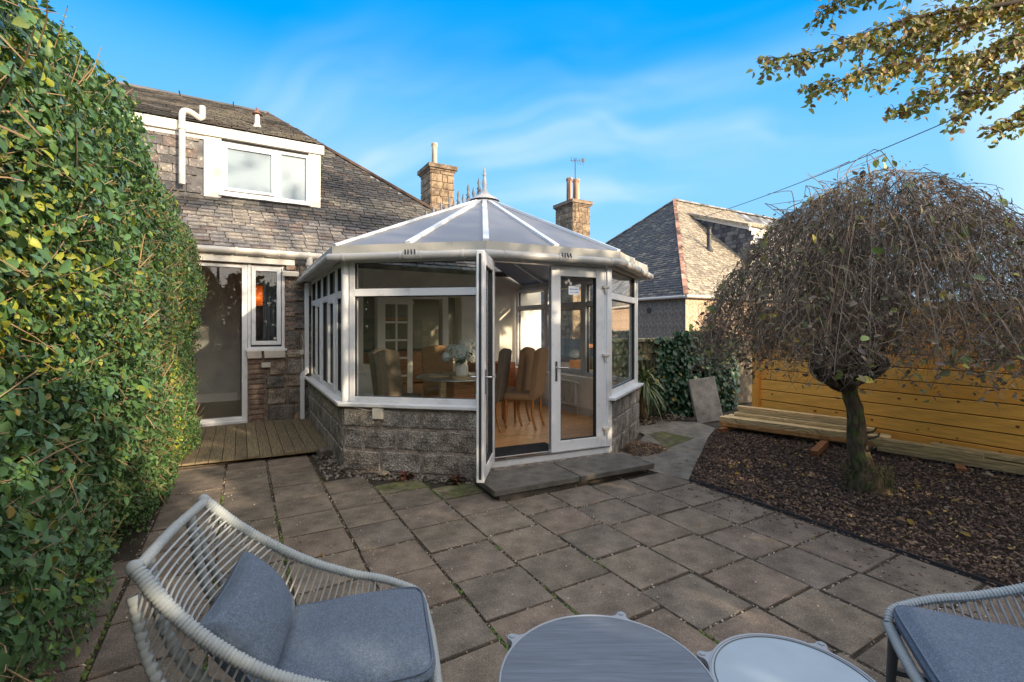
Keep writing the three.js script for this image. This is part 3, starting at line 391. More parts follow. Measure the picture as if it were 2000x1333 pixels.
{
  const FW = facet(PL.W, PL.L), FL = facet(PL.L, PL.D), FD = facet(PL.D, PL.R), FR = facet(PL.R, PL.E), FE = facet(PL.E, PL.F);
  // dwarf walls of rough granite blocks
  const wall = new THREE.Group(); wall.name = 'dwarf_wall'; cons.add(wall);
  const core = std({ color: lin(0.235, 0.225, 0.21), roughness: 1, map: T.harl, bumpMap: T.harlB, bumpScale: 0.006 });
  for (const [f, name] of [[FW, 'W'], [FL, 'L'], [FR, 'R'], [FE, 'E']]) {
    const a = name === 'R' ? 0.03 : 0.0, b = f.l;
    part(wall, 'mortar', onF(f, [box2(a, b, -0.05, 0.70, -0.16, -0.001)]), core);
    part(wall, 'inside_face', onF(f, [box2(a - 0.05, b + 0.02, FLOOR, 0.72, -0.19, -0.161)]), mats.plaster);
    if (name === 'E') continue;
    let y = 0.0; const hs = [0.235, 0.235, 0.21];
    hs.forEach((h, r) => { let x = a - 0.004; let w = r % 2 ? 0.24 : 0.44; while (x < b - 0.03) { let ww = Math.min(w, b - x); if (b - x - ww < 0.12) ww = b - x;
      const joint = 0.034; const g = new RoundedBoxGeometry(ww - joint, h - joint, 0.07, 5, 0.010); boxUV(g, R(0, 9), R(0, 9)); part(wall, 'block', onF(f, [rough(boxUV(g, R(0, 9), R(0, 9)), 0.007, 7, 16).translate(x + ww / 2, y + h / 2, -0.024)]), pick(blockMats)); x += ww; w = 0.42 + R(-0.03, 0.04); } y += h; });
  }
  // upvc sill
  part(cons, 'sill', [[FW, 0, 0], [FL, 0, 0], [FR, 0.0, 0]].map(([f]) => onF(f, [rbox2(-0.03, f.l + (f === FL ? -0.02 : 0.03), 0.695, 0.735, -0.1, 0.065, 0.01)])).flat(), mats.upvc);
  // glazed frames
  const T0 = 1.875, T1 = 1.955, B0 = 0.735, TP = 2.29, z0 = -0.115, z1 = -0.03;
  const bay = (f, x0, x1, casement) => {
    const gs = [rbox2(x0, x0 + 0.06, B0, TP, z0, z1), rbox2(x1 - 0.06, x1, B0, TP, z0, z1), rbox2(x0 + 0.058, x1 - 0.058, B0, B0 + 0.06, z0 + 0.003, z1 - 0.003), rbox2(x0 + 0.058, x1 - 0.058, TP - 0.055, TP, z0 + 0.003, z1 - 0.003), rbox2(x0 + 0.058, x1 - 0.058, T0, T1, z0 + 0.003, z1 + 0.004)];
    if (casement) gs.push(...frameGeo(x0 + 0.045, x1 - 0.045, B0 + 0.045, T0 + 0.012, z0 + 0.02, z1 + 0.018, 0.05));
    const w = part(cons, 'window', onF(f, gs), mats.upvc); const k = casement ? 0.09 : 0.055;
    part(w, 'pane', onF(f, [box2(x0 + k, x1 - k, B0 + k, T0 + 0.002, -0.075, -0.071)]), mats.glass); part(w, 'pane', onF(f, [box2(x0 + 0.055, x1 - 0.055, T1 - 0.002, TP - 0.05, -0.075, -0.071)]), mats.glass);
    part(w, 'gasket', onF(f, [...frameGeo(x0 + k - 0.0, x1 - k + 0.0, B0 + k + 0.0, T0 - (casement ? 0.04 : 0), -0.078, z1 - 0.012, 0.009, 0.002), ...frameGeo(x0 + 0.056, x1 - 0.056, T1, TP - 0.052, -0.078, z1 - 0.012, 0.009, 0.002)]), mats.seal);
  };
  const n1 = 5; for (let i = 0; i < n1; i++) bay(FW, 0.1 + (FW.l - 0.16) * i / n1, 0.1 + (FW.l - 0.16) * (i + 1) / n1 - 0.001, i === 3 || i === 1);
  bay(FL, 0.055, FL.l - 0.05, false); bay(FR, 0.05, FR.l - 0.05, false);
  for (let i = 0; i < 3; i++) bay(FE, 0.05 + (FE.l - 0.12) * i / 3, 0.05 + (FE.l - 0.12) * (i + 1) / 3 - 0.001, i === 1);
  part(cons, 'corner_post', [PL.L, PL.E].map(([x, z]) => cyl(0.055, 0.055, TP - B0, x + (x < 1 ? 0.045 : -0.035), (TP + B0) / 2, z - 0.06, 0, 0, 12)), mats.upvc);
  part(cons, 'corner_post', [rbx(0.1, 2.2, 0.1, 0.01, PL.D[0] + 0.012, 1.2, PL.D[1] - 0.065, 0, -0.35), rbx(0.1, 2.2, 0.1, 0.01, PL.R[0] - 0.02, 1.2, PL.R[1] - 0.055, 0, 0.3)], mats.upvc);
  // french doors: fixed frame, closed right leaf, left leaf swung out
  const DT = 2.27, DB = 0.125, c = FD.l;
  const df = part(cons, 'door_frame', onF(FD, [rbox2(0.0, 0.07, DB - 0.03, DT, -0.1, -0.01), rbox2(c - 0.075, c, DB - 0.03, DT, -0.1, -0.01), rbox2(0.068, c - 0.073, DT - 0.045, DT, -0.097, -0.013), rbox2(0.0, c, DB - 0.03, DB + 0.045, -0.11, 0.0)]), mats.upvc);
  part(df, 'weather_bar', onF(FD, [box2(0.02, c - 0.02, DB + 0.04, DB + 0.052, -0.06, 0.012)]), mats.steel);
  part(cons, 'threshold', onF(FD, [rough(rbox2(-0.02, c + 0.02, -0.02, DB - 0.032, -0.14, 0.015), 0.004)]), core);
  const leafOf = (w) => frameGeo(0, w, DB + 0.05, DT - 0.05, -0.035, 0.035, 0.115, 0.008);
  const mkLeaf = (mtx, w, closed) => {
    const ap = (gs) => gs.map((g) => g.applyMatrix4(mtx));
    const l = part(cons, 'door', ap(leafOf(w)), mats.upvc, closed ? 'closed right leaf with white notice on its glass' : 'open left leaf swung out over the step');
    part(l, 'pane', ap([box2(0.11, w - 0.11, DB + 0.16, DT - 0.16, -0.004, 0.0)]), mats.glass);
    part(l, 'gasket', ap(frameGeo(0.113, w - 0.113, DB + 0.163, DT - 0.163, -0.028, 0.028, 0.008, 0.002)), mats.seal);
    part(l, 'lock_strip', ap([box2(closed ? -0.0015 : w - 0.002, closed ? 0.004 : w + 0.0015, DB + 0.08, DT - 0.08, -0.012, 0.012)]), mats.dark);
    const hx = closed ? 0.055 : w - 0.055; for (const s of [1, -1]) part(l, 'handle', ap([rbx(0.028, 0.22, 0.01, 0.004, hx, 1.06, 0.04 * s), tube([V(hx, 1.10, 0.04 * s), V(hx, 1.10, 0.085 * s), V(hx + (closed ? 0.02 : -0.02), 1.10, 0.092 * s), V(hx + (closed ? 0.12 : -0.12), 1.095, 0.09 * s)], 0.009, 14, 8)]), mats.steel);
    if (closed) for (const y of [0.38, 1.22, 2.0]) part(l, 'hinge', ap([rbx(0.085, 0.03, 0.04, 0.006, w + 0.0, y, 0.052), cyl(0.013, 0.013, 0.075, w - 0.005, y - 0.03, 0.055, 0, 0, 10)]), mats.upvcOld);
    return l;
  };
  const right = FD.m.clone().multiply(new THREE.Matrix4().makeTranslation(c / 2 + 0.005, 0, -0.05)); const lw = c / 2 - 0.075;
  const rl = mkLeaf(right, lw, true);
  const noteTex = texture(64, 1, (u, v) => { const y = v * 64, x = u * 64; const line = (y > 34 && y < 44) || (y > 14 && y < 21); const ink = line && x > 6 && x < 58 && hash(Math.floor(x / 2.2), Math.floor(y / 3), 5) > 0.35; return ink ? [0.25, 0.35, 0.66] : [0.93, 0.95, 0.98]; });
  { const g = new THREE.BoxGeometry(0.135, 0.10, 0.002); place(g, 0.30, 1.955, 0.004); g.applyMatrix4(right); part(rl, 'notice', g, std({ map: noteTex, roughness: 0.7 })); noteTex.repeat.set(1, 1); }
  part(rl, 'flower_transfer', [0, 1, 2, 3, 4].map((k) => cyl(0.018, 0.018, 0.002, 0.23 + Math.cos(k * 1.4) * 0.03 + (k > 2 ? 0.12 : 0), 2.03 + Math.sin(k * 1.4) * 0.03, 0.004, Math.PI / 2).applyMatrix4(right)), mats.white);
  const hinge = V(0.075, 0, -0.01).applyMatrix4(FD.m), ld = V(-0.585, 0, 0.811).normalize();
  const left = new THREE.Matrix4().makeBasis(ld, V(0, 1, 0), ld.clone().cross(V(0, 1, 0))).setPosition(hinge.addScaledVector(ld, 0.02));
  mkLeaf(left, lw, false);
  // junction box and cable on the wall, downpipe in the corner
  part(cons, 'junction_box', onF(FL, [rbx(0.115, 0.115, 0.06, 0.008, 0.42, 0.63, 0.03)]), mats.upvcOld); part(cons, 'cable', onF(FL, [tube([V(0.14, 0.69, 0.02), V(0.22, 0.67, 0.02), V(0.3, 0.655, 0.02), V(0.37, 0.655, 0.025)], 0.008)]), mats.upvcOld);
  part(cons, 'downpipe', [rbx(0.062, 1.45, 0.062, 0.006, -0.02, 1.52, 0.12), bar(V(-0.02, 0.84, 0.12), V(-0.085, 0.77, 0.12), 0.062, 0.062), rbx(0.062, 0.78, 0.062, 0.006, -0.085, 0.40, 0.12), rbx(0.07, 0.06, 0.07, 0.006, -0.085, 0.72, 0.12)], mats.upvc);
  // roof
  const eaveY = 2.40, ap = V(2.128, 3.41, 2.233), apW = V(2.128, 3.41, -0.9), er = offsetRing(ring, 0.10), e3 = er.map(([x, z]) => V(x, eaveY, z));
  const bw = offsetRing(ring, 0.0);
  const roof = new THREE.Group(); roof.name = 'roof'; cons.add(roof);
  const poly2 = texture(256, 0.06, (u, v) => { const k = 0.78 + 0.22 * sstep(0.1, 0.25, Math.abs(((u * 4) % 1) - 0.5)); return [k, k, k]; });
  const pc = phy({ color: lin(0.165, 0.18, 0.225), roughness: 0.5, transmission: 0.72, thickness: 0, map: poly2, side: THREE.DoubleSide });
  const mid = (a, b) => a.clone().add(b).multiplyScalar(0.5), tri = (...p) => { const n = p[1].clone().sub(p[0]).cross(p[2].clone().sub(p[0])).normalize(); if (n.y < 0) n.negate(); return prism(p, n, 0.018); };
  const [eW, eL, eD, eR, eE, eF] = e3;
  const panels = [[eL, eD], [eD, eR], [eR, eE]].flatMap(([a, b]) => { const m = mid(a, b); return [[a, m, ap], [m, b, ap]]; });
  const rid = (t) => V(2.128, 3.41, 2.233 - t * 2.6);
  for (const [a, b, side] of [[eW, eL, 0], [eF, eE, 1]]) { panels.push([a.clone().lerp(b, 0.75), b, ap]); const n = 4; for (let i = 0; i < n; i++) { const t0 = 0.75 - i * 0.25, t1 = 0.75 - (i + 1) * 0.25; panels.push([a.clone().lerp(b, t0), i === 0 ? ap : rid(i / n), rid((i + 1) / n), a.clone().lerp(b, Math.max(0, t1))]); if (t1 <= 0.001) break; } }
  for (const p of panels) { const q = [...p]; part(roof, 'roof_panel', tri(...q), pc); }
  const barW = (a, b, w = 0.06) => [bar(a.clone().add(V(0, 0.012, 0)), b.clone().add(V(0, 0.012, 0)), w, 0.03), bar(a.clone().add(V(0, -0.04, 0)), b.clone().add(V(0, -0.04, 0)), 0.045, 0.05)];
  for (const a of [eL, mid(eL, eD), eD, mid(eD, eR), eR, mid(eR, eE), eE]) part(roof, 'glazing_bar', barW(a, ap, 0.062), mats.upvc);
  for (const [a, b] of [[eW, eL], [eF, eE]]) for (let i = 0; i < 3; i++) part(roof, 'glazing_bar', barW(a.clone().lerp(b, 0.75 - i * 0.25), rid(i / 4 + 0.001)), mats.upvc);
  part(roof, 'ridge_beam', [bar(ap.clone().add(V(0, 0.03, 0.06)), rid(1).add(V(0, 0.03, 0)), 0.16, 0.05)], mats.upvcOld);
  part(roof, 'eaves_beam', [0, 1, 2, 3, 4].map((i) => { const a = er[i], b = er[i + 1]; const f = facet(a, b); return box2(-0.0, f.l, 2.275, 2.385, -0.10, -0.02).applyMatrix4(f.m); }), mats.upvcOld);
  part(roof, 'eaves_flashing', [0, 1, 2, 3, 4].map((i) => { const a = er[i], b = er[i + 1]; const f = facet(a, b); return box2(-0.012, f.l + 0.012, 2.318, 2.403, -0.012, 0.018).applyMatrix4(f.m); }), std({ color: lin(0.36, 0.36, 0.34), roughness: 0.7, map: T.worn }));
  // gutter with corner joints and clips
  const gr = offsetRing(ring, 0.152), gm = std({ color: lin(0.33, 0.34, 0.355), roughness: 0.4, map: T.worn });
  const gutter = part(cons, 'gutter', [0, 1, 2, 3, 4].map((i) => { const a = gr[i], b = gr[i + 1], f = facet(a, b); const g = new THREE.CylinderGeometry(0.041, 0.041, f.l, 18); g.rotateZ(Math.PI / 2); boxUV(g); g.translate(f.l / 2, 2.272, 0); return g.applyMatrix4(f.m); }).concat([1, 2, 3, 4].map((i) => { const g = new THREE.SphereGeometry(0.0412, 16, 12); g.translate(gr[i][0], 2.272, gr[i][1]); return g; })), gm);
  for (const [i, ts] of [[0, [0.3, 0.55, 0.75, 0.9]], [1, [0.1, 0.47, 0.60, 0.86]], [2, [0.12, 0.5, 0.56, 0.9]], [3, [0.15, 0.5]]]) for (const t of ts) { const f = facet(gr[i], gr[i + 1]); part(gutter, 'bracket', [place(new THREE.CylinderGeometry(0.046, 0.046, 0.028, 16), f.l * t, 2.272, 0, 0, 0, Math.PI / 2).applyMatrix4(f.m)], gm); }
  for (const i of [1, 2]) { const f = facet(gr[i], gr[i + 1]); part(gutter, 'union', [place(new THREE.CylinderGeometry(0.047, 0.047, 0.16, 16), f.l * 0.54, 2.272, 0, 0, 0, Math.PI / 2).applyMatrix4(f.m)], gm); part(gutter, 'union_clip', [-0.05, -0.02, 0.015, 0.05].map((d) => bx(0.012, 0.05, 0.012, f.l * 0.54 + d, 2.30, 0.045, 0, 0, R(-0.4, 0.4)).applyMatrix4(f.m)), mats.dark); }
  // finial and cresting
  const fin = [[0.22, -0.06], [0.20, -0.03], [0.10, 0.02], [0.045, 0.08], [0.026, 0.13], [0.034, 0.18], [0.030, 0.24], [0.022, 0.29], [0.019, 0.315], [0.030, 0.32], [0.030, 0.335], [0.012, 0.345], [0.020, 0.37], [0.013, 0.40], [0.005, 0.43], [0, 0.45]].map(([a, b]) => new THREE.Vector2(a, b));
  part(cons, 'finial', [new THREE.LatheGeometry(fin, 16).translate(2.128, 3.43, 2.233)], std({ color: lin(0.36, 0.36, 0.37), roughness: 0.5 }));
  const spikes = []; for (let k = 0; k < 15; k++) { const z = 2.05 - k * 0.19, tall = k % 2 === 0, h = tall ? 0.30 : 0.21; const prof = tall ? [[0.012, 0], [0.012, h * 0.3], [0.035, h * 0.42], [0.014, h * 0.55], [0.024, h * 0.72], [0.008, h * 0.95], [0, h]] : [[0.01, 0], [0.012, h * 0.25], [0.026, h * 0.5], [0.008, h * 0.9], [0, h]]; spikes.push(new THREE.LatheGeometry(prof.map(([a, b]) => new THREE.Vector2(a, b)), 10).translate(2.128, 3.47, z)); if (tall) { spikes.push(tube([V(2.128, 3.50, z - 0.07), V(2.128, 3.56, z - 0.05), V(2.128, 3.58, z), V(2.128, 3.56, z + 0.05), V(2.128, 3.50, z + 0.07)], 0.009, 12, 6)); } }
  for (const s of spikes) part(cons, 'cresting', [s], std({ color: lin(0.16, 0.17, 0.19), roughness: 0.5 }));
  // floor: oak boards on a base
  const inner = offsetRing(ring, -0.1); part(cons, 'floor_base', slabPoly(inner, 0.0, 0.105), core);
  const span = (z) => { let lo = 1e9, hi = -1e9; for (let i = 0; i < inner.length; i++) { const a = inner[i], b = inner[(i + 1) % inner.length]; if ((a[1] - z) * (b[1] - z) <= 0 && a[1] !== b[1]) { const x = a[0] + (b[0] - a[0]) * (z - a[1]) / (b[1] - a[1]); lo = Math.min(lo, x); hi = Math.max(hi, x); } } return [lo, hi]; };
  const oaks = [0.9, 1, 1.1].map((k) => std({ color: lin(0.56 * k, 0.31 * k, 0.14 * k), roughness: 0.38, map: T.wood, bumpMap: T.woodB, bumpScale: 0.0006 }));
  for (let z = 0.02; z < 4.05; z += 0.192) { const [lo, hi] = span(z + 0.095); if (hi - lo < 0.1) continue; let x = lo + 0.02; let w = R(0.4, 1.3); while (x < hi - 0.02) { const e = Math.min(hi - 0.02, x + w); part(cons, 'floor_board', bx(e - x - 0.003, 0.016, 0.189, (x + e) / 2, FLOOR - 0.008, z + 0.095), pick(oaks)); x = e; w = 1.3; } }
  part(cons, 'skirting', [FE, FR, FL].map((f) => box2(0.12, f.l - 0.12, FLOOR, FLOOR + 0.12, -0.205, -0.189).applyMatrix4(f.m)), mats.white);
  // inner doors to the kitchen in the back wall
  const jamb = [box2(1.14, 1.188, FLOOR, 2.12, -0.2, 0.02), box2(2.36, 2.47, FLOOR, 2.12, -0.2, 0.02), box2(1.188, 2.36, 2.06, 2.125, -0.2, 0.021), box2(0.88, 1.14, 0.84, 0.88, -0.3, 0.05), box2(2.47, 2.78, 0.84, 0.88, -0.3, 0.05)]; part(cons, 'door_casing', jamb, mats.paint);
  const dl = [box2(1.19, 1.285, FLOOR + 0.01, 2.055, -0.05, -0.01), box2(1.69, 1.785, FLOOR + 0.01, 2.055, -0.05, -0.01), box2(1.285, 1.69, 1.95, 2.055, -0.049, -0.011), box2(1.285, 1.69, FLOOR + 0.01, 0.33, -0.049, -0.011), box2(1.47, 1.505, 0.33, 1.95, -0.046, -0.014)]; for (let i = 1; i < 5; i++) { const y = 0.33 + 1.62 * i / 5; dl.push(box2(1.285, 1.69, y - 0.018, y + 0.018, -0.047, -0.013)); }
  const gd = part(cons, 'inner_door', dl, mats.paint, 'cream glazed inner door with ten panes'); for (let i = 0; i < 5; i++) for (const [a, b] of [[1.285, 1.47], [1.505, 1.69]]) part(gd, 'pane', box2(a, b, 0.348 + 1.62 * i / 5, 0.312 + 1.62 * (i + 1) / 5, -0.032, -0.028), mats.glass);
  part(gd, 'handle', [rbx(0.02, 0.12, 0.02, 0.004, 1.215, 1.05, 0.0)], mats.steel);
  part(cons, 'side_light', box2(0.90, 1.14, 0.88, 2.12, -0.12, -0.116), mats.glass); part(cons, 'side_light', box2(2.47, 2.76, 0.88, 2.12, -0.12, -0.116), mats.glass);
}
// ---------------------------------------------------------------- rooms behind the openings
{
  const k = thing('kitchen', 'dim kitchen with tiled wall seen through the inner door', 'room', [2.2, 0.1, -2]);
  part(k, 'wall', [box2(-0.1, 4.4, 0.05, 2.6, -3.7, -3.6), box2(-0.19, -0.1, 0.05, 2.6, -3.7, -0.342), box2(4.4, 4.5, 0.05, 0.95, -3.7, -0.342), box2(4.4, 4.5, 2.3, 2.6, -3.7, -0.342), box2(4.4, 4.5, 0.95, 2.3, -3.7, -3.0), box2(4.4, 4.5, 0.95, 2.3, -0.9, -0.342)], std({ color: lin(0.26, 0.235, 0.185), roughness: 0.9 })); part(k, 'ceiling', box2(-0.2, 4.5, 2.6, 2.64, -3.7, -0.342), mats.greyWall); part(k, 'floor', box2(-0.2, 4.5, 0.06, 0.118, -3.7, 0.0), mats.oak);  // right wall opening added out of sight to let daylight into the kitchen
  part(k, 'base_unit', [rbox2(0.6, 4.3, 0.16, 0.94, -3.58, -3.0)], std({ color: lin(0.30, 0.15, 0.07), roughness: 0.5, map: T.wood })); part(k, 'worktop', [rbox2(0.55, 4.35, 0.945, 0.985, -3.59, -2.96)], mats.dark);
  const tiles = [[0.20, 0.185, 0.12], [0.24, 0.215, 0.135], [0.17, 0.165, 0.105]].map((c) => std({ color: lin(...c), roughness: 0.3 })); for (let i = 0; i < 16; i++) for (let j = 0; j < 5; j++) part(k, 'tile', box2(1.0 + i * 0.2, 1.194 + i * 0.2, 1.0 + j * 0.15, 1.145 + j * 0.15, -3.6, -3.59), pick(tiles));
  part(k, 'shelf', [rbox2(2.1, 2.9, 1.72, 1.76, -3.58, -3.35)], mats.oak); part(k, 'shelf', [rbox2(2.3, 2.9, 2.1, 2.2, -3.58, -3.3)], mats.white);
  const ke = thing('kettle', 'pale kettle on the dark kitchen worktop', 'kettle', [1.9, 0.985, -3.2]); part(ke, 'body', [new THREE.LatheGeometry([[0, 0], [0.085, 0], [0.08, 0.12], [0.06, 0.2], [0.02, 0.22], [0, 0.225]].map(([a, b]) => new THREE.Vector2(a, b)), 16).translate(1.9, 0.985, -3.2)], mats.upvcOld); part(ke, 'handle', [tube([V(1.97, 1.16, -3.2), V(2.03, 1.14, -3.2), V(2.02, 1.05, -3.2), V(1.98, 1.03, -3.2)], 0.01)], mats.dark);
  const r = thing('sitting_room', 'grey sitting room seen through the patio door', 'room', [-2.5, 0.05, -1.8]);
  part(r, 'wall', [box2(-5.6, -0.2, 0.02, 2.6, -2.75, -2.65), box2(-5.7, -5.6, 0.02, 2.6, -2.75, -0.342), box2(-0.29, -0.195, 0.02, 2.6, -2.65, -0.342)], mats.greyWall); part(r, 'ceiling', box2(-5.7, -0.2, 2.6, 2.64, -2.75, -0.342), mats.white); part(r, 'floor', bx(5.4, 0.03, 2.75, -2.9, 0.045, -1.3), std({ color: lin(0.14, 0.12, 0.10), roughness: 0.4, map: T.wood })); part(r, 'skirting', box2(-5.6, -1.0, 0.06, 0.22, -2.65, -2.63), mats.white); part(r, 'door_casing', [box2(-0.95, -0.87, 0.06, 2.1, -2.65, -2.6), box2(-0.87, -0.3, 0.06, 2.1, -2.65, -2.62)], mats.lead);
  const cu = []; for (let i = 0; i < 9; i++) cu.push(cyl(0.03, 0.035, 1.9, -0.60 + i * 0.032, 1.6, -0.42 - (i % 2) * 0.03, 0, 0, 10)); const cur = thing('curtain', 'dark grey curtain hanging inside the small side window', 'curtain', [-0.45, 0.65, -0.43]); part(cur, 'cloth', cu, std({ color: lin(0.10, 0.105, 0.12), roughness: 0.95 }));
  const lamp = thing('ceiling_lamp', 'lit lamp with orange shade behind the small side window', 'lamp', [-0.66, 1.95, -1.6]);
  part(lamp, 'lamp_shade', [new THREE.CylinderGeometry(0.13, 0.15, 0.36, 20, 1, true).translate(-0.66, 2.12, -1.6)], phy({ color: lin(0.75, 0.24, 0.04), roughness: 0.9, transmission: 0.5, thickness: 0, side: THREE.DoubleSide })); part(lamp, 'bulb', [new THREE.SphereGeometry(0.045, 14, 10).translate(-0.66, 2.08, -1.6)], std({ color: lin(1, 0.8, 0.5), emissive: lin(1, 0.62, 0.28), emissiveIntensity: 4 })); part(lamp, 'cord', [cyl(0.006, 0.006, 0.36, -0.66, 2.43, -1.6)], mats.dark);
  const pl = new THREE.PointLight(new THREE.Color(1, 0.62, 0.3), 0.05, 0, 2); pl.position.set(0, 0.13, 0); pl.castShadow = true; pl.shadow.radius = 2; lamp.add(pl);
  const bs = thing('basket', 'dark box on the sitting room floor by the hedge', 'box', [-2.2, 0.06, -0.8]); part(bs, 'body', [rbox2(-2.5, -1.98, 0.06, 0.42, -1.0, -0.6, 0.02)], mats.dark); part(bs, 'lid', [rbox2(-2.51, -1.97, 0.42, 0.45, -1.01, -0.59, 0.01)], mats.dark);
}
// ---------------------------------------------------------------- furniture in the conservatory
const suede = std({ color: lin(0.34, 0.20, 0.10), roughness: 0.95, map: T.weave }), suedeDark = std({ color: lin(0.16, 0.125, 0.09), roughness: 0.95, map: T.weave }), legWood = std({ color: lin(0.42, 0.19, 0.06), roughness: 0.45, map: T.wood });
function diningChair(label, X, Z, turn, mat) { // world position, the seat looks along +x before the turn
  const t = wthing('dining_chair', label, 'chair', [X, FLOOR, -Z], turn, 'dining chairs in the conservatory');
  part(t, 'seat', [rbx(0.46, 0.10, 0.46, 0.04, 0, 0.45, 0, 0, 0, 0, 4)], mat);
  const s = new THREE.Shape(); s.moveTo(-0.22, 0); s.lineTo(0.22, 0); s.lineTo(0.235, 0.62); s.quadraticCurveTo(0.0, 0.70, -0.235, 0.62); const g = boxUV(new THREE.ExtrudeGeometry(s, { depth: 0.06, bevelEnabled: true, bevelSize: 0.012, bevelThickness: 0.012, bevelSegments: 3, steps: 1 })); g.translate(0, 0, -0.03); g.rotateY(Math.PI / 2); g.rotateZ(0.13); part(t, 'backrest', [g.translate(-0.2, 0.46, 0)], mat);
  for (const [x, z] of [[0.19, 0.19], [0.19, -0.19], [-0.2, 0.19], [-0.2, -0.19]]) part(t, 'leg', [taper([V(x, 0.41, z), V(x, 0.2, z), V(x + (x < 0 ? -0.05 : 0.0), 0, z)], (u) => 0.024 - u * 0.008, 6, 6)], legWood);
  return t;
}
const atan = Math.atan2;
diningChair('brown dining chair at right, nearest the open doors', 0.16, 6.72, Math.PI - 0.35, suede);
diningChair('brown dining chair at right, behind the nearest one', -0.03, 7.02, Math.PI - 0.35, suede);
diningChair('dark taupe dining chair with its back to the left, nearer the window', -1.36, 6.05, -0.28, suedeDark);
diningChair('dark taupe dining chair with its back to the left, farther from the window', -1.53, 6.38, -0.28, suedeDark);
diningChair('golden tan dining chair facing the garden behind the table', -1.12, 7.25, -Math.PI / 2 + 0.25, suede);
diningChair('dark dining chair half hidden by the open door', -0.36, 6.55, Math.PI - 0.2, suedeDark);
{
  const t = wthing('dining_table', 'round glass dining table on a brown wooden base', 'table', [-0.72, FLOOR, -6.35]);
  part(t, 'glass_top', [cyl(0.56, 0.56, 0.012, 0, 0.755, 0, 0, 0, 40)], phy({ color: lin(0.8, 0.92, 0.86), roughness: 0.02, transmission: 0.9, thickness: 0 })); part(t, 'rim', [place(new THREE.TorusGeometry(0.56, 0.008, 6, 48), 0, 0.755, 0, Math.PI / 2)], mats.steel);
  part(t, 'base', [rbx(0.30, 0.72, 0.46, 0.02, 0, 0.36, 0.1, 0, 0.5)], std({ color: lin(0.24, 0.11, 0.055), roughness: 0.35, map: T.wood })); part(t, 'base', [rbx(0.12, 0.70, 0.3, 0.02, -0.2, 0.36, 0.0, 0, 0.2)], std({ color: lin(0.5, 0.38, 0.24), roughness: 0.4, map: T.wood }));
  for (const [x, z, r, l] of [[-0.28, -0.02, 0.15, 'woven place mat on the table, nearest the left chairs'], [0.1, 0.22, 0.16, 'woven place mat on the table, in front of the vase'], [-0.1, -0.3, 0.15, 'woven place mat on the table, before the tan chair']]) { const m = wthing('place_mat', l, 'place mat', [-0.72 + x, FLOOR + 0.762, -6.35 + z], 0, 'place mats on the glass table'); part(m, 'mat', [cyl(r, r, 0.012, 0, 0.006, 0, 0, 0, 28)], std({ color: lin(0.45, 0.33, 0.18), roughness: 0.9, map: T.weave })); }
  const v = wthing('vase', 'pale ribbed vase on the glass table', 'vase', [-0.66, FLOOR + 0.762, -6.2]);
  part(v, 'body', [new THREE.LatheGeometry([[0, 0], [0.075, 0], [0.085, 0.05], [0.085, 0.14], [0.06, 0.19], [0.04, 0.22], [0.045, 0.25], [0.03, 0.25], [0.03, 0.2]].map(([a, b]) => new THREE.Vector2(a, b)), 24)], std({ color: lin(0.66, 0.63, 0.58), roughness: 0.7 }));
  const fl = wthing('hydrangea_bunch', 'bunch of white and pale blue hydrangea heads in the vase', 'flowers', [-0.66, FLOOR + 1.0, -6.2]); const petal = leafGeo(0.022, 0.02, 0.1, 0.1);
  for (const [x, y, z, r, c] of [[-0.12, 0.10, 0, 0.11, [0.62, 0.68, 0.64]], [0.05, 0.18, 0.0, 0.11, [0.74, 0.74, 0.68]], [-0.02, 0.09, 0.10, 0.11, [0.55, 0.64, 0.64]], [0.12, 0.07, 0.02, 0.10, [0.72, 0.72, 0.66]], [-0.2, 0.03, 0.03, 0.07, [0.55, 0.6, 0.6]]]) { const ms = []; for (let i = 0; i < 420; i++) { const d = V(R(-1, 1), R(-1, 1), R(-1, 1)).normalize(); const q = new THREE.Quaternion().setFromUnitVectors(V(0, 1, 0), d); ms.push(new THREE.Matrix4().compose(V(x, y, z).addScaledVector(d, r * R(0.75, 1)), q.multiply(new THREE.Quaternion().setFromAxisAngle(V(0, 1, 0), R(0, 6))), V(1, 1, 1))); } copies(fl, 'flower_head', petal, phy({ color: lin(...c), roughness: 0.9, side: THREE.DoubleSide }), ms, null); }
  const lm = []; for (let i = 0; i < 14; i++) lm.push(M4(R(-0.1, 0.16), R(-0.03, 0.05), R(-0.08, 0.1), R(-0.5, 0.9), R(0, 6), 0, R(0.8, 1.2))); copies(fl, 'leaf', leafGeo(0.11, 0.06), leafMat(0.6), lm, lm.map(() => lin(0.05, 0.12, 0.04)));
  part(fl, 'stem', [[-0.1, 0.08], [0.05, 0.14], [0.1, 0.05]].map(([x, y]) => tube([V(0, -0.12, 0), V(x * 0.4, 0, 0), V(x, y, 0.01)], 0.004, 6, 5)), std({ color: lin(0.08, 0.12, 0.04), roughness: 0.8 }));
}
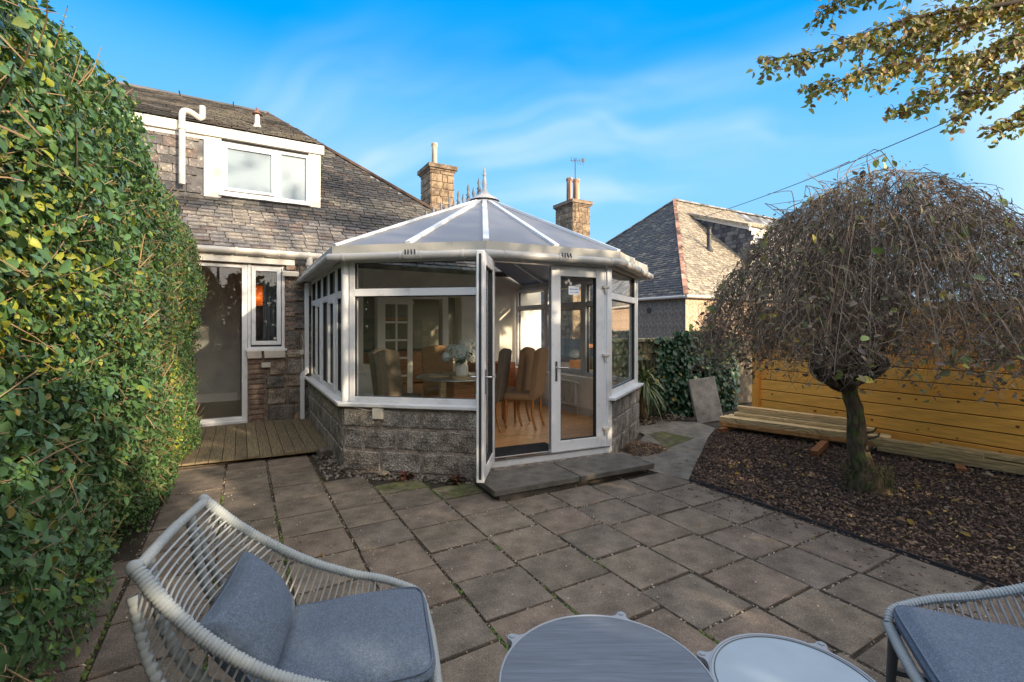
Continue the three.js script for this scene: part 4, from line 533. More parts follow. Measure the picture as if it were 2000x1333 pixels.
{
  for (const [z, l] of [[2.05, 'white column radiator on the low wall, nearest the closed door'], [0.95, 'white column radiator on the low wall, farther back']]) { const t = thing('radiator', l, 'radiator', [3.80, 0.2, z], 'radiators under the right windows'); for (let i = 0; i < 7; i++) part(t, 'column', [rbx(0.06, 0.42, 0.035, 0.015, 3.79, 0.45, z - 0.18 + i * 0.06)], mats.white); part(t, 'pipe', [cyl(0.012, 0.012, 0.2, 3.79, 0.2, z + 0.24), place(new THREE.CylinderGeometry(0.02, 0.02, 0.5, 10), 3.79, 0.27, z, Math.PI / 2), place(new THREE.CylinderGeometry(0.02, 0.02, 0.5, 10), 3.79, 0.63, z, Math.PI / 2)], mats.white); }
  const c = thing('white_armchair', 'low white seat in sunlight in the left corner of the conservatory', 'armchair', [0.75, FLOOR, 0.65]); part(c, 'seat', [rbx(0.66, 0.32, 0.6, 0.06, 0.75, 0.29, 0.75, 0, 0, 0, 4)], mats.white); part(c, 'backrest', [rbx(0.66, 0.50, 0.14, 0.05, 0.75, 0.55, 0.36, -0.1, 0, 0, 4)], mats.white); for (const x of [0.47, 1.03]) part(c, 'armrest', [rbx(0.12, 0.5, 0.58, 0.04, x, 0.38, 0.72, 0, 0, 0, 4)], mats.white);
  const s = thing('sideboard', 'brown wooden sideboard against the back wall behind the chairs', 'sideboard', [3.2, FLOOR, 0.3]); part(s, 'carcass', [rbox2(2.85, 3.7, 0.18, 0.86, 0.04, 0.45, 0.01)], std({ color: lin(0.30, 0.11, 0.045), roughness: 0.35, map: T.wood })); for (const x of [2.87, 3.285]) part(s, 'door', [rbox2(x, x + 0.40, 0.2, 0.84, 0.45, 0.468, 0.006)], std({ color: lin(0.32, 0.12, 0.05), roughness: 0.35, map: T.wood })); part(s, 'plinth', box2(2.9, 3.65, FLOOR, 0.18, 0.08, 0.42), mats.dark);
  const m = thing('doormat', 'black mat just inside the open door', 'doormat', [1.65, FLOOR, 3.75]); part(m, 'pile', [rbx(0.98, 0.012, 0.42, 0.005, 1.78, FLOOR + 0.006, 3.72, 0, -0.104)], std({ color: lin(0.018, 0.018, 0.02), roughness: 1, map: T.speck }));
  const m2 = thing('coir_mat', 'patterned coir mat in front of the black mat', 'doormat', [1.6, FLOOR, 3.95]); const lo = []; for (let i = 0; i < 11; i++) for (let j = 0; j < 4; j++) lo.push(rbx(0.05, 0.012, 0.022, 0.005, 1.36 + i * 0.052 + (j % 2) * 0.02, FLOOR + 0.022, 3.91 + j * 0.037 + i * 0.005, 0, (j % 2 ? 0.5 : -0.5))); part(m2, 'weave', lo, std({ color: lin(0.36, 0.20, 0.10), roughness: 1 })); part(m2, 'backing', [rbx(0.60, 0.012, 0.17, 0.004, 1.62, FLOOR + 0.012, 3.995, 0, -0.1)], std({ color: lin(0.10, 0.06, 0.035), roughness: 1 }));
}

// ---------------------------------------------------------------- neighbour's house on the right
{
  const XC = 13.24, ZC = -3.42, A = V(20.2, 8.62, -10.0), ZF = -17.0, XR = 34;
  const n = thing('neighbour_house', 'rendered house with steep slate hipped roof and white dormer on the right', 'house', [XC, 0, ZC]);
  const harl = std({ color: lin(0.195, 0.18, 0.155), roughness: 1, map: T.harl, bumpMap: T.harlB, bumpScale: 0.012 }), harlPaintedSun = std({ color: lin(0.46, 0.37, 0.27), roughness: 1, map: T.harl, bumpMap: T.harlB, bumpScale: 0.01 });  // one render in two colours: sunlight painted into the front, shade into the side
  part(n, 'wall', box2(XC + 0.12, XC + 0.42, 0, EAVE, ZF + 0.2, ZC - 0.12), harl); part(n, 'wall', box2(XC + 0.12, XR, 0, EAVE, ZC - 0.42, ZC - 0.119), harlPaintedSun, 'front wall with sunlight painted into its pale colour');
  part(n, 'vent', [place(new THREE.CylinderGeometry(0.11, 0.11, 0.05, 16), XC + 0.1, 2.2, ZC - 1.9, 0, 0, Math.PI / 2)], mats.dark);
  const e1 = V(XC, EAVE, ZC), e2 = V(XC, EAVE, ZF), e3 = V(XR, EAVE, ZC), rr = V(XR, A.y, A.z);
  const roof = part(n, 'roof', [prism([e1, A, e2], V(-0.62, 0.78, 0), 0.1), prism([e1, e3, rr, A], V(0, 0.73, 0.69), 0.1), prism([e2, A, rr, V(XR, EAVE, ZF)], V(0, 0.73, -0.69), 0.1)], mats.lead);
  const list = []; { const ex = V(0, 0, -1), sl = A.clone().sub(V(XC, EAVE, A.z)), L = sl.length(), W1 = ZC - ZF; const up = sl.clone().normalize(); const fN = ZC - A.z, fF = A.z - ZF; // hip end, seen from the left
    list.push(...slateField(e1.clone(), V(0, 0, 1), up, -W1, 0, L, 0.27, 0.17, (u, v) => { const t = v / L; return u < -fN * t - 0.05 && u > -W1 + fF * t; }, () => pick([0, 2, 0, 1, 2]))); }
  { const sl = V(A.x, A.y, A.z).sub(V(A.x, EAVE, ZC)), L = sl.length(), up = sl.clone().normalize(); list.push(...slateField(V(XC, EAVE, ZC), V(1, 0, 0), up, 0, 12, L, 0.27, 0.17, (u, v) => u > (A.x - XC) * v / L + 0.08 && !(u > 6.9 && v > 2.4 && v < 7.2 - 0), () => pick([3, 3, 4, 3, 3]))); }
  list.forEach((s) => { s.d += 100; });
  const far = list; const tones = [[0.12, 0.125, 0.135], [0.24, 0.22, 0.19], [0.095, 0.10, 0.11], [0.33, 0.29, 0.23], [0.27, 0.23, 0.18]];  // sunlit slope and shaded hip end painted as pale and dark slates
  part(roof, 'slates', far.map((s) => { const g = boxUV(new THREE.BoxGeometry(1, 1, 1)).applyMatrix4(s.m); const uv = g.attributes.uv, a = R(0, 9), b = R(0, 9); for (let i = 0; i < uv.count; i++) uv.setXY(i, uv.getX(i) * 0.2 + a, uv.getY(i) * 0.2 + b); const c = tones[s.tone], k = R(0.85, 1.25) * (s.tone > 2 ? 0.8 : 0.5); return tint(g, [c[0] * k, c[1] * k, c[2] * k]); }), slateStuff, null, 'stuff');
  const red = std({ color: lin(0.28, 0.15, 0.11), roughness: 0.9, map: T.blot }); const hv = A.clone().sub(e1), hl = hv.length(), nt = 22;
  for (let i = 0; i < nt; i++) { const a = e1.clone().addScaledVector(hv, i / nt), b = e1.clone().addScaledVector(hv, (i + 1.08) / nt); part(roof, 'ridge_tile', [bar(a.add(V(0, 0.05 + 0.0, 0)), b.add(V(0, 0.09, 0)), 0.17, 0.06)], red); }
  part(roof, 'ridge_cap', [bar(A.clone().add(V(0, 0.06, 0)), rr.clone().add(V(0, 0.06, 0)), 0.22, 0.08), bar(e2.clone().add(V(0, 0.05, 0)), A.clone().add(V(0, 0.05, 0)), 0.2, 0.06)], mats.lead);
  part(n, 'gutter', [place(new THREE.CylinderGeometry(0.06, 0.06, 13.5, 12), XC - 0.03, EAVE - 0.03, (ZC + ZF) / 2, Math.PI / 2), place(new THREE.CylinderGeometry(0.06, 0.06, 12, 12), XC + 5.95, EAVE - 0.02, ZC + 0.05, 0, 0, Math.PI / 2)], mats.upvcOld);
  // dormer with slated cheek and white front
  const dx = 20.1, zf = -5.45, yb = 4.55, yt = 6.30; const top = V(dx, 7.5, -8.75);
  const slope = (z) => EAVE + (A.y - EAVE) * (ZC - z) / (ZC - A.z);
  const d = part(n, 'dormer', [prism([V(dx, slope(zf) - 0.1, zf), V(dx, yt, zf), top], V(-1, 0, 0), 0.1)], mats.lead);
  const ch = slateField(V(dx - 0.01, 4.5, zf), V(0, 0, 1), V(0, 1, 0), -3.6, 0, 3.2, 0.36, 0.22, (u, v) => { const z = zf + u, y = 4.5 + v; return y > slope(z) - 0.1 && y < yt + (top.y - yt) * (-u) / (zf - top.z) - 0.18; }, () => pick([0, 2, 0, 1])); for (const s of ch) piece(d, 'slate', pick(slateGeos), slateMats[s.tone], s.m);
  part(d, 'bargeboard', [bar(V(dx - 0.05, yt - 0.02, zf + 0.1), V(dx - 0.05, top.y + 0.02, top.z), 0.08, 0.26)], mats.white);
  part(d, 'catslide', [prism([V(dx - 0.2, yt + 0.12, zf + 0.12), V(dx + 6, yt + 0.12, zf + 0.12), V(dx + 6, top.y + 0.3, top.z - 0.1), V(dx - 0.2, top.y + 0.16, top.z - 0.1)], V(0, 0.93, 0.37), 0.1)], std({ color: lin(0.36, 0.30, 0.22), roughness: 0.9, map: T.slate }));
  const dw = part(d, 'front', [box2(dx, dx + 0.3, slope(zf) - 0.1, yt, zf - 0.1, zf), box2(dx + 0.3, dx + 6, yt - 0.35, yt, zf - 0.1, zf + 0.002), box2(dx + 0.3, dx + 6, slope(zf) - 0.1, yb + 0.25, zf - 0.1, zf + 0.003), box2(dx + 1.35, dx + 6, yb + 0.25, yt - 0.35, zf - 0.1, zf)], mats.white);
  part(d, 'window', [...frameGeo(dx + 0.3, dx + 1.35, yb + 0.25, yt - 0.35, zf - 0.06, zf + 0.02, 0.09)], mats.upvc); part(d, 'pane', box2(dx + 0.38, dx + 1.28, yb + 0.33, yt - 0.43, zf - 0.03, zf - 0.025), mats.glass); part(d, 'blind', box2(dx + 0.3, dx + 1.4, yb + 0.2, yt - 0.3, zf - 0.3, zf - 0.28), mats.white);
  const fx = 18.05, fz = -6.1, fy = slope(fz); part(n, 'flue', [cyl(0.10, 0.10, 1.0, fx, fy + 0.5, fz), cyl(0.10, 0.2, 0.25, fx, fy + 0.08, fz), cyl(0.135, 0.135, 0.06, fx, fy + 0.78, fz), cyl(0.14, 0.10, 0.12, fx, fy + 1.04, fz)], std({ color: lin(0.035, 0.035, 0.037), roughness: 0.5 }));
}
{ // overhead wire
  const w = wthing('overhead_wire', 'thin overhead wire crossing the sky to the right', 'wire', [10, 6, -14]); const a = V(8.1 - 10, 6.2 - 6, -20 + 14), b = V(9.6 - 10, 6.0 - 6, -7.6 + 14), pts = []; for (let i = 0; i <= 12; i++) { const t = i / 12; pts.push(a.clone().lerp(b, t).add(V(0, -0.5 * 4 * t * (1 - t) * 0.35, 0))); }
  part(w, 'cable', [tube(pts, 0.011, 40, 5)], mats.dark);
}
// ---------------------------------------------------------------- back garden wall, old slatted fence, ivy, leaning board
{
  const z = 2.5, g = thing('garden_wall', 'mossy concrete block wall with coping behind the slatted fence', 'wall', [5.6, 0, z]);
  const bm = [[0.23, 0.215, 0.165], [0.27, 0.245, 0.19], [0.20, 0.19, 0.145]].map((c) => std({ color: lin(...c), roughness: 1, map: T.green, bumpMap: T.speckB, bumpScale: 0.006 }));
  part(g, 'core', box2(4.12, 9, 0, 1.28, z - 0.2, z - 0.03), std({ color: lin(0.12, 0.11, 0.085), roughness: 1, map: T.harl }));
  for (let r = 0; r < 6; r++) for (let x = 4.1 + (r % 2) * 0.22 - 0.2; x < 7; x += 0.452) part(g, 'block', rbx(0.437, 0.2, 0.06, 0.008, x + 0.22, 0.11 + r * 0.214, z - 0.02), pick(bm));
  for (let x = 4.1; x < 7; x += 0.6) part(g, 'coping', rbx(0.592, 0.055, 0.34, 0.01, x + 0.3, 1.315, z - 0.08), bm[0]);
  const f = thing('slatted_fence', 'old dark vertical slat fence standing against the block wall', 'fence', [5.4, 0, z + 0.1]); const fm = [1, 0.8, 1.2].map((k) => std({ color: lin(0.085 * k, 0.085 * k, 0.06 * k), roughness: 1, map: T.wood, bumpMap: T.woodB, bumpScale: 0.002 }));
  for (let x = 4.7; x < 6.5; x += 0.095) part(f, 'slat', place(bx(0.72, 0.02, 0.075), x, 0.62 + R(-0.01, 0.01), z + 0.085, 0, 0, Math.PI / 2), pick(fm)); part(f, 'rail', [box2(4.7, 6.5, 0.84, 0.92, z + 0.02, z + 0.075)], fm[0]); part(f, 'rail', [box2(4.7, 6.5, 0.34, 0.41, z + 0.02, z + 0.075)], fm[0]);
  const of = thing('orange_fence', 'low strip of orange picket boards showing above the block wall', 'fence', [6.2, 0, 0.6]); const om = std({ color: lin(0.62, 0.27, 0.11), roughness: 0.8, map: T.wood });
  for (let i = 0; i < 15; i++) part(of, 'picket', place(bx(1.42 + (i % 5 === 3 ? -0.06 : 0), 0.02, 0.17), 5.45 + i * 0.18, 0.72, 0.6, Math.PI / 2, 0, Math.PI / 2), om); part(of, 'rail', box2(5.4, 8.1, 1.1, 1.18, 0.56, 0.59), om);
  const b = thing('leaning_board', 'grey rectangular slab leaning upright against the ivy', 'board', [5.68, 0, 3.05]); part(b, 'board', rbx(0.50, 0.72, 0.045, 0.006, 5.72, 0.335, 3.22, -0.22, -0.28, 0.03), std({ color: lin(0.27, 0.26, 0.245), roughness: 0.9, map: T.speck }));
  // ivy
  const iv = thing('ivy', 'dark green ivy spilling over the wall and slatted fence', 'ivy', [5.9, 0, z + 0.15]); const ms = [], cs = [];
  const dens = (x, y) => { const m = sstep(5.0, 5.9, x); const low = y < 0.35 + 0.25 * m ? (x > 5.7 ? 1 : 0.35) : 1; return (0.12 + 0.95 * m) * low * (0.4 + 1.1 * sstep(0.35, 0.62, fbm(x * 2.4 + 3, y * 2.4 + 5, 999, 15, 3))); };
  for (let i = 0; i < 5200; i++) { const x = R(4.5, 7.2), y = R(0.02, 1.48); if (y > 1.38 && x < 5.6) continue; if (rnd() > dens(x, y)) continue; const out = 0.1 + R(0, 0.22) * sstep(5.2, 6, x); ms.push(M4(x, y, z + 0.02 + out, 1.3 + R(-0.7, 0.6), R(-0.9, 0.9), R(-0.6, 0.6), R(0.7, 1.4))); const k = R(0.6, 1.4); cs.push(rnd() < 0.04 ? lin(0.25, 0.22, 0.04) : lin(0.022 * k, 0.075 * k, 0.035 * k)); }
  const l = leafGeo(0.075, 0.08, 0.2, 0.15); copies(iv, 'leaves', l, leafMat(0.42, 0.25), ms, cs); part(iv, 'stem', Array.from({ length: 26 }, (_, i) => { const x = 4.9 + i * 0.085; return tube([V(x, 0, z + 0.13), V(x + R(-0.1, 0.1), 0.5, z + 0.14), V(x + R(-0.15, 0.15), 1.0, z + 0.14), V(x + R(-0.2, 0.2), 1.35, z + 0.1)], 0.006, 10, 5); }), std({ color: lin(0.10, 0.07, 0.045), roughness: 1 }), null, 'stuff');
}
{ // strappy palm beside the conservatory
  const p = thing('cordyline_palm', 'strappy green palm drooping beside the conservatory corner', 'palm', [4.88, 0, 2.68]); const mk = [[0.10, 0.16, 0.045], [0.16, 0.22, 0.06], [0.26, 0.29, 0.12], [0.07, 0.12, 0.04]].map((c) => phy({ color: lin(...c), roughness: 0.5, transmission: 0.25, thickness: 0, side: THREE.DoubleSide }));
  part(p, 'trunk', [taper([V(4.88, 0, 2.68), V(4.86, 0.25, 2.66), V(4.86, 0.5, 2.68)], (t) => 0.06 - 0.015 * t, 8, 9)], std({ color: lin(0.16, 0.12, 0.08), roughness: 1, map: T.bark }));
  for (let i = 0; i < 130; i++) { const az = R(0, 6.283), el = R(-0.5, 1.3), L = R(0.4, 0.68), w = 0.014, y0 = 0.5 + R(0, 0.2); const pos = [], idx = []; const dx = Math.cos(az), dz = Math.sin(az), n = 8; for (let k = 0; k <= n; k++) { const t = k / n, r = L * t * Math.cos(el) * (1 - 0.15 * t), y = y0 + L * (t * Math.sin(el) - 0.62 * t * t * (0.6 + Math.cos(el) * 0.5)), hw = w * (1 - Math.pow(t, 3)) * (0.5 + Math.min(0.5, t * 3)); pos.push(4.86 + dx * r - dz * hw, y + hw * 0.3, 2.68 + dz * r + dx * hw, 4.86 + dx * r, y, 2.68 + dz * r, 4.86 + dx * r + dz * hw, y + hw * 0.3, 2.68 + dz * r - dx * hw); }
    for (let k = 0; k < n; k++) { const a = k * 3; idx.push(a, a + 1, a + 3, a + 1, a + 4, a + 3, a + 1, a + 2, a + 4, a + 2, a + 5, a + 4); } const g = new THREE.BufferGeometry(); g.setAttribute('position', new THREE.Float32BufferAttribute(pos, 3)); g.setAttribute('uv', new THREE.Float32BufferAttribute(new Float32Array(pos.length / 3 * 2), 2)); g.setIndex(idx); g.computeVertexNormals(); part(p, 'leaf', g, pick(mk)); }
}
// ---------------------------------------------------------------- new orange fence and the stack of timber
{
  const X = 6.1, f = thing('panel_fence', 'new orange wooden fence of wide horizontal boards behind the tree', 'fence', [X, 0, 6]);
  const fm = [[0.96, 0.46, 0.075], [0.93, 0.42, 0.065], [0.97, 0.50, 0.09]].map((c) => std({ color: lin(...c), roughness: 0.6, map: T.ash, bumpMap: T.woodB, bumpScale: 0.0012 }));
  for (let k = 0; k < 11; k++) for (const [z0, z1] of [[3.92, 6.95], [6.953, 9.9]]) part(f, 'board', (() => { const g = boxUV(new RoundedBoxGeometry(z1 - z0 - 0.004, 0.148, 0.03, 2, 0.006), R(0, 9), R(0, 9)); return place(g, X + 0.02 + R(-0.003, 0.003), 0.09 + 0.159 * k + 0.079, (z0 + z1) / 2, 0, Math.PI / 2, 0); })(), pick(fm));
  part(f, 'backing', box2(X + 0.038, X + 0.05, 0.08, 1.84, 3.9, 9.9), std({ color: lin(0.10, 0.045, 0.015), roughness: 0.9 }));  // dark sheet added to block light and darken the gaps between boards
  for (const z of [3.87, 6.95]) part(f, 'post', place(boxUV(new RoundedBoxGeometry(1.9, 0.1, 0.1, 2, 0.006), R(0, 9), R(0, 9)), X + (z < 4 ? 0.0 : 0.09), 0.95, z, 0, 0, Math.PI / 2), fm[1]);
  const knot = new THREE.CylinderGeometry(0.013, 0.013, 0.003, 10); const ks = [], kc = std({ color: lin(0.25, 0.09, 0.025), roughness: 0.7 }); for (let i = 0; i < 70; i++) ks.push(M4(X + 0.0035, 0.17 + 0.159 * Math.floor(R(0, 10)) + R(-0.05, 0.05), R(3.95, 8.4), 0, 0, Math.PI / 2, R(0.5, 1.2), 1, R(0.8, 1.7))); copies(f, 'knots', knot, kc, ks, null);
  const tones = [[0.62, 0.48, 0.27], [0.55, 0.44, 0.26], [0.66, 0.50, 0.28], [0.48, 0.40, 0.24]].map((c) => std({ color: lin(...c), roughness: 0.85, map: T.wood, bumpMap: T.woodB, bumpScale: 0.0015 })), orangeW = std({ color: lin(0.45, 0.24, 0.09), roughness: 0.8, map: T.wood }), greenW = [[0.34, 0.27, 0.15], [0.40, 0.315, 0.165], [0.45, 0.355, 0.19]].map((c) => std({ color: lin(...c), roughness: 0.9, map: T.wood, bumpMap: T.woodB, bumpScale: 0.002 }));
  const plank = (label, x0, z0, x1, z1, y, w, h, m, grooves, group) => { const L = Math.hypot(x1 - x0, z1 - z0), a = Math.atan2(-(z1 - z0), x1 - x0), t = thing('timber_plank', label, 'plank', [(x0 + x1) / 2, y, (z0 + z1) / 2], group); const gs = [place(boxUV(new RoundedBoxGeometry(L, h, w, 2, 0.004), R(0, 9), R(0, 9)), (x0 + x1) / 2, y + h / 2, (z0 + z1) / 2, 0, a)]; part(t, 'board', gs, m); if (grooves) part(t, 'ribs', Array.from({ length: 6 }, (_, i) => place(bx(L, 0.006, w / 14), (x0 + x1) / 2, y + h + 0.002, (z0 + z1) / 2, 0, a).translate(Math.cos(a + Math.PI / 2) * 0 + Math.sin(a) * (-w / 2 + w / 6 * (i + 0.5)), 0, Math.cos(a) * (-w / 2 + w / 6 * (i + 0.5)))), m); return t; };
  const gA = 'pale planks stacked along the fence', gB = 'greenish decking boards stacked along the fence';
  plank('orange edged plank lowest at the front of the long stack', 5.24, 3.86, 5.82, 5.74, 0.085, 0.12, 0.055, orangeW);
  plank('pale plank on top of the orange edged one at the stack front', 5.25, 3.85, 5.83, 5.74, 0.142, 0.12, 0.075, tones[0]);
  plank('pale plank lying second from the front of the long stack', 5.37, 3.82, 5.95, 5.70, 0.085, 0.12, 0.125, tones[1]);
  const steps = [[0.30, 3.80, 5.66, 0.085, 0.125, 0], [0.27, 3.90, 5.45, 0.213, 0.045, 1], [0.39, 3.88, 5.50, 0.213, 0.045, 2], [0.33, 3.93, 5.36, 0.26, 0.045, 3], [0.34, 3.90, 5.30, 0.307, 0.045, 2]];
  const stackLabels = ['pale plank at the back under the tiered layers', 'pale plank forming the lowest tier step on the stack', 'pale plank lying behind the lowest tier step', 'pale plank forming the middle tier of the stack', 'pale plank topmost on the tiered stack near the fence post'];
  steps.forEach(([o, z0, z1, y, h, m], i) => plank(stackLabels[i], 5.25 + o * 0.95 + (z0 - 3.85) * 0.31, z0, 5.25 + o * 0.95 + (z1 - 3.85) * 0.31 - (i ? 0.1 : 0.12), z1, y, 0.11, h, tones[m]));
  const decks = [['grooved decking board lowest at the front right of the stack', 5.72, 5.66, 5.90, 6.78, 0.06, 0.045], ['grooved decking board second from the bottom at front right', 5.73, 5.62, 5.91, 6.75, 0.107, 0.045], ['grooved decking board on top at the front right', 5.74, 5.60, 5.88, 6.55, 0.154, 0.045], ['grooved decking board lowest at the far right end', 5.88, 6.35, 6.0, 8.6, 0.06, 0.045], ['grooved decking board in the middle at the far right end', 5.885, 6.40, 6.0, 8.6, 0.107, 0.045], ['grooved decking board on top at the far right end', 5.90, 6.1, 6.02, 8.6, 0.17, 0.045]];
  decks.forEach(([l, x0, z0, x1, z1, y, h], i) => plank(l, x0, z0, x1, z1, y, 0.13, h, greenW[i % 3], true));
  const bearer = std({ color: lin(0.22, 0.095, 0.04), roughness: 0.9, map: T.wood });
  plank('short brown bearer under the stack beside the path', 5.05, 3.98, 5.55, 3.90, 0.0, 0.07, 0.075, bearer); plank('short brown bearer under the stack left of the trunk', 4.92, 5.33, 5.65, 5.1, 0.01, 0.08, 0.07, bearer); plank('short brown bearer under the decking boards right of the trunk', 5.60, 6.45, 6.0, 6.30, 0.0, 0.08, 0.06, bearer);
}
// ---------------------------------------------------------------- weeping tree
const barkMat = std({ color: lin(0.13, 0.105, 0.08), roughness: 1, map: T.bark, bumpMap: T.barkB, bumpScale: 0.012 });
{
  const cx = 3.40, cz = -4.42, t = wthing('weeping_tree', 'small weeping tree with a dome of bare drooping twigs', 'tree', [3.32, 0, -4.43]); const o = V(-3.32, 0, 4.43); const P = (x, y, z) => V(x, y, z).add(o);
  part(t, 'trunk', [taper([P(3.36, -0.03, -4.43), P(3.31, 0.18, -4.43), P(3.25, 0.45, -4.43), P(3.22, 0.75, -4.42), P(3.15, 1.06, -4.42), P(3.14, 1.25, -4.42)], (u, j) => (0.092 - 0.028 * Math.min(1, u * 1.4) + 0.10 * Math.pow(1 - u, 9) + (vnoise(u * 14, j * 1.3, 99, 3) - 0.5) * 0.028), 40, 16), ...[0, 1, 2].map((i) => { const y = [0.38, 0.55, 0.5][i]; return taper([P(3.27, y, -4.40), P(3.30 + 0.03 * i, y + 0.03, -4.34), P(3.31 + 0.03 * i, y + 0.07, -4.32)], (u) => 0.016 - 0.008 * u, 5, 5); })], barkMat);
  part(t, 'suckers', Array.from({ length: 60 }, () => { const a = R(0, 6.28), r = R(0.10, 0.19), x = 3.35 + Math.cos(a) * r, z = -4.43 + Math.sin(a) * r; return tube([P(x, 0, z), P(x + R(-0.03, 0.03), R(0.06, 0.16), z + R(-0.03, 0.03)), P(x + R(-0.07, 0.07), R(0.15, 0.32), z + R(-0.07, 0.07))], 0.0035, 5, 4); }), std({ color: lin(0.14, 0.12, 0.05), roughness: 1 }), null, 'stuff');
  { const ms = [], cs = []; for (let i = 0; i < 420; i++) { const a = R(0, 6.28), r = R(0.1, 0.24); ms.push(M4(3.35 + Math.cos(a) * r - 3.32, R(0.01, 0.24), Math.sin(a) * r, R(-1, 1), R(0, 6), 0, R(0.5, 1.1))); const k = R(0.5, 1.3); cs.push(lin(0.10 * k, 0.12 * k, 0.03 * k)); } const m = shade(new THREE.InstancedMesh(leafGeo(0.03, 0.014), leafMat(0.8), ms.length)); ms.forEach((q, i) => { m.setMatrixAt(i, q); m.setColorAt(i, cs[i]); }); m.name = 'sucker_leaves'; m.userData.kind = 'stuff'; t.add(m); }
  // contorted grafted limbs
  for (let i = 0; i < 34; i++) { const a = i / 34 * 6.28 + R(-0.1, 0.1), r1 = R(0.15, 0.29), ca = Math.cos(a), sa = Math.sin(a), yb = R(0.93, 1.03) + (i % 3 === 0 ? R(0.05, 0.16) : 0), k = R(-0.9, 0.9), cb = Math.cos(a + k), sb = Math.sin(a + k); const g = [P(3.14 + ca * 0.03, yb, -4.42 + sa * 0.03), P(3.13 + ca * r1 * 0.4, yb + R(0.0, 0.07), -4.42 + sa * r1 * 0.4), P(3.12 + ca * r1 * 0.95, yb + R(0.06, 0.16), -4.42 + sa * r1 * 0.95), P(3.12 + ca * (r1 + 0.06) + R(-0.04, 0.04), yb + R(0.17, 0.26), -4.42 + sa * (r1 + 0.06)), P(3.13 + cb * r1 * R(0.5, 1.1), yb + R(0.22, 0.36), -4.42 + sb * r1 * R(0.6, 1)), P(3.16 + cb * r1 * R(0.2, 1.1) + R(-0.08, 0.08), yb + R(0.25, 0.4), -4.42 + sb * r1 * R(0.3, 1)), P(3.2 + cb * r1 * R(0.6, 1.3), yb + R(0.32, 0.6), -4.42 + sb * r1 * R(0.6, 1.3))]; part(t, 'limb', [taper(g, (u) => (0.030 - 0.016 * u) * (1 + 0.25 * Math.sin(u * 23 + i)), 26, 8)], std({ color: lin(0.085, 0.07, 0.058), roughness: 1, map: T.bark, bumpMap: T.barkB, bumpScale: 0.008 })); }
  const dome = (r) => 3.02 - 0.55 * (r + 0.10) * (r + 0.10), tw = [], tips = [];
  const strand = (pts, r0, seg) => { const g = taper(pts, (u) => r0 * (1 - 0.6 * u), seg, 3); const k = R(0.7, 1.35), w = rnd() < 0.25 ? 1.15 : 1; return tint(g, [0.175 * k * w, 0.134 * k, 0.098 * k]); };
  for (let i = 0; i < 170; i++) { const a = R(0, 6.28), re = R(0.5, 1.6), ca = Math.cos(a), sa = Math.sin(a); tw.push(strand([P(cx - 0.25 + ca * R(0.1, 0.4), R(1.25, 1.7), cz + sa * R(0.1, 0.4)), P(cx - 0.1 + ca * re * R(0.2, 0.6), dome(re * 0.4) - R(0.4, 1.0), cz + sa * re * R(0.2, 0.6)), P(cx + ca * re * 0.55, dome(re * 0.55) - R(0.0, 0.25), cz + sa * re * 0.55), P(cx + ca * re, dome(re) - R(0.0, 0.1), cz + sa * re), P(cx + ca * (re + 0.12), Math.max(1.0, dome(re) - R(0.2, 0.5)), cz + sa * (re + 0.12))], 0.0065, 14)); }
  for (let i = 0; i < 5600; i++) { const a = R(0, 6.283), lob = 0.90 + 0.22 * (fbm(Math.cos(a) * 2.2 + 9, Math.sin(a) * 2.2 + 9, 999, 61, 2)), r0 = 1.62 * Math.sqrt(rnd()) * lob, s = rnd() < 0.6 ? R(0.93, 1.02) : R(0.62, 0.95), ca = Math.cos(a), sa = Math.sin(a), x = cx + ca * r0 * s, z = cz + sa * r0 * s, y = dome(r0) * (s > 0.92 ? 1 : 0.5 + 0.5 * s) + 0.16 * (fbm(x * 2.4 + 30, z * 2.4 + 30, 999, 63, 2) - 0.5); const yEnd = 1.08 + 0.30 * rnd() + 0.55 * Math.max(0, 1 - r0 / 0.85); let L = Math.min(y - yEnd, R(0.25, 0.85)); if (L < 0.12) continue; const out = R(0.05, 0.30) * Math.min(1, L), jit = () => R(-0.10, 0.10), b = R(-1.1, 1.1), ox = Math.cos(a + b), oz = Math.sin(a + b);
    const pts = [P(x, y, z), P(x + ox * out * 0.55 + jit(), y - L * 0.14 + R(0, 0.05), z + oz * out * 0.55 + jit()), P(x + ox * out * 0.9 + jit(), y - L * 0.42, z + oz * out * 0.9 + jit()), P(x + ox * out * 0.95 + jit(), y - L * 0.7, z + oz * out * 0.95 + jit()), P(x + ox * out + jit(), y - L, z + oz * out + jit())]; tw.push(strand(pts, R(0.0017, 0.0036), 9)); if (rnd() < 0.8) tips.push([pts, a]); }
  for (let i = 0; i < 16; i++) { const a = R(2.0, 4.4), r0 = R(0.1, 0.9), x = cx + Math.cos(a) * r0, z = cz + Math.sin(a) * r0, y = dome(r0); tw.push(strand([P(x, y - 0.1, z), P(x + R(-0.05, 0.05), y + R(0.05, 0.15), z), P(x + R(-0.2, 0.2), y + R(0.12, 0.25), z + R(-0.1, 0.1)), P(x + R(-0.35, 0.35), y + R(-0.05, 0.12), z + R(-0.1, 0.1))], 0.006, 10)); }
  part(t, 'twigs', tw, std({ color: 0xffffff, vertexColors: true, roughness: 0.85 }), null, 'stuff');
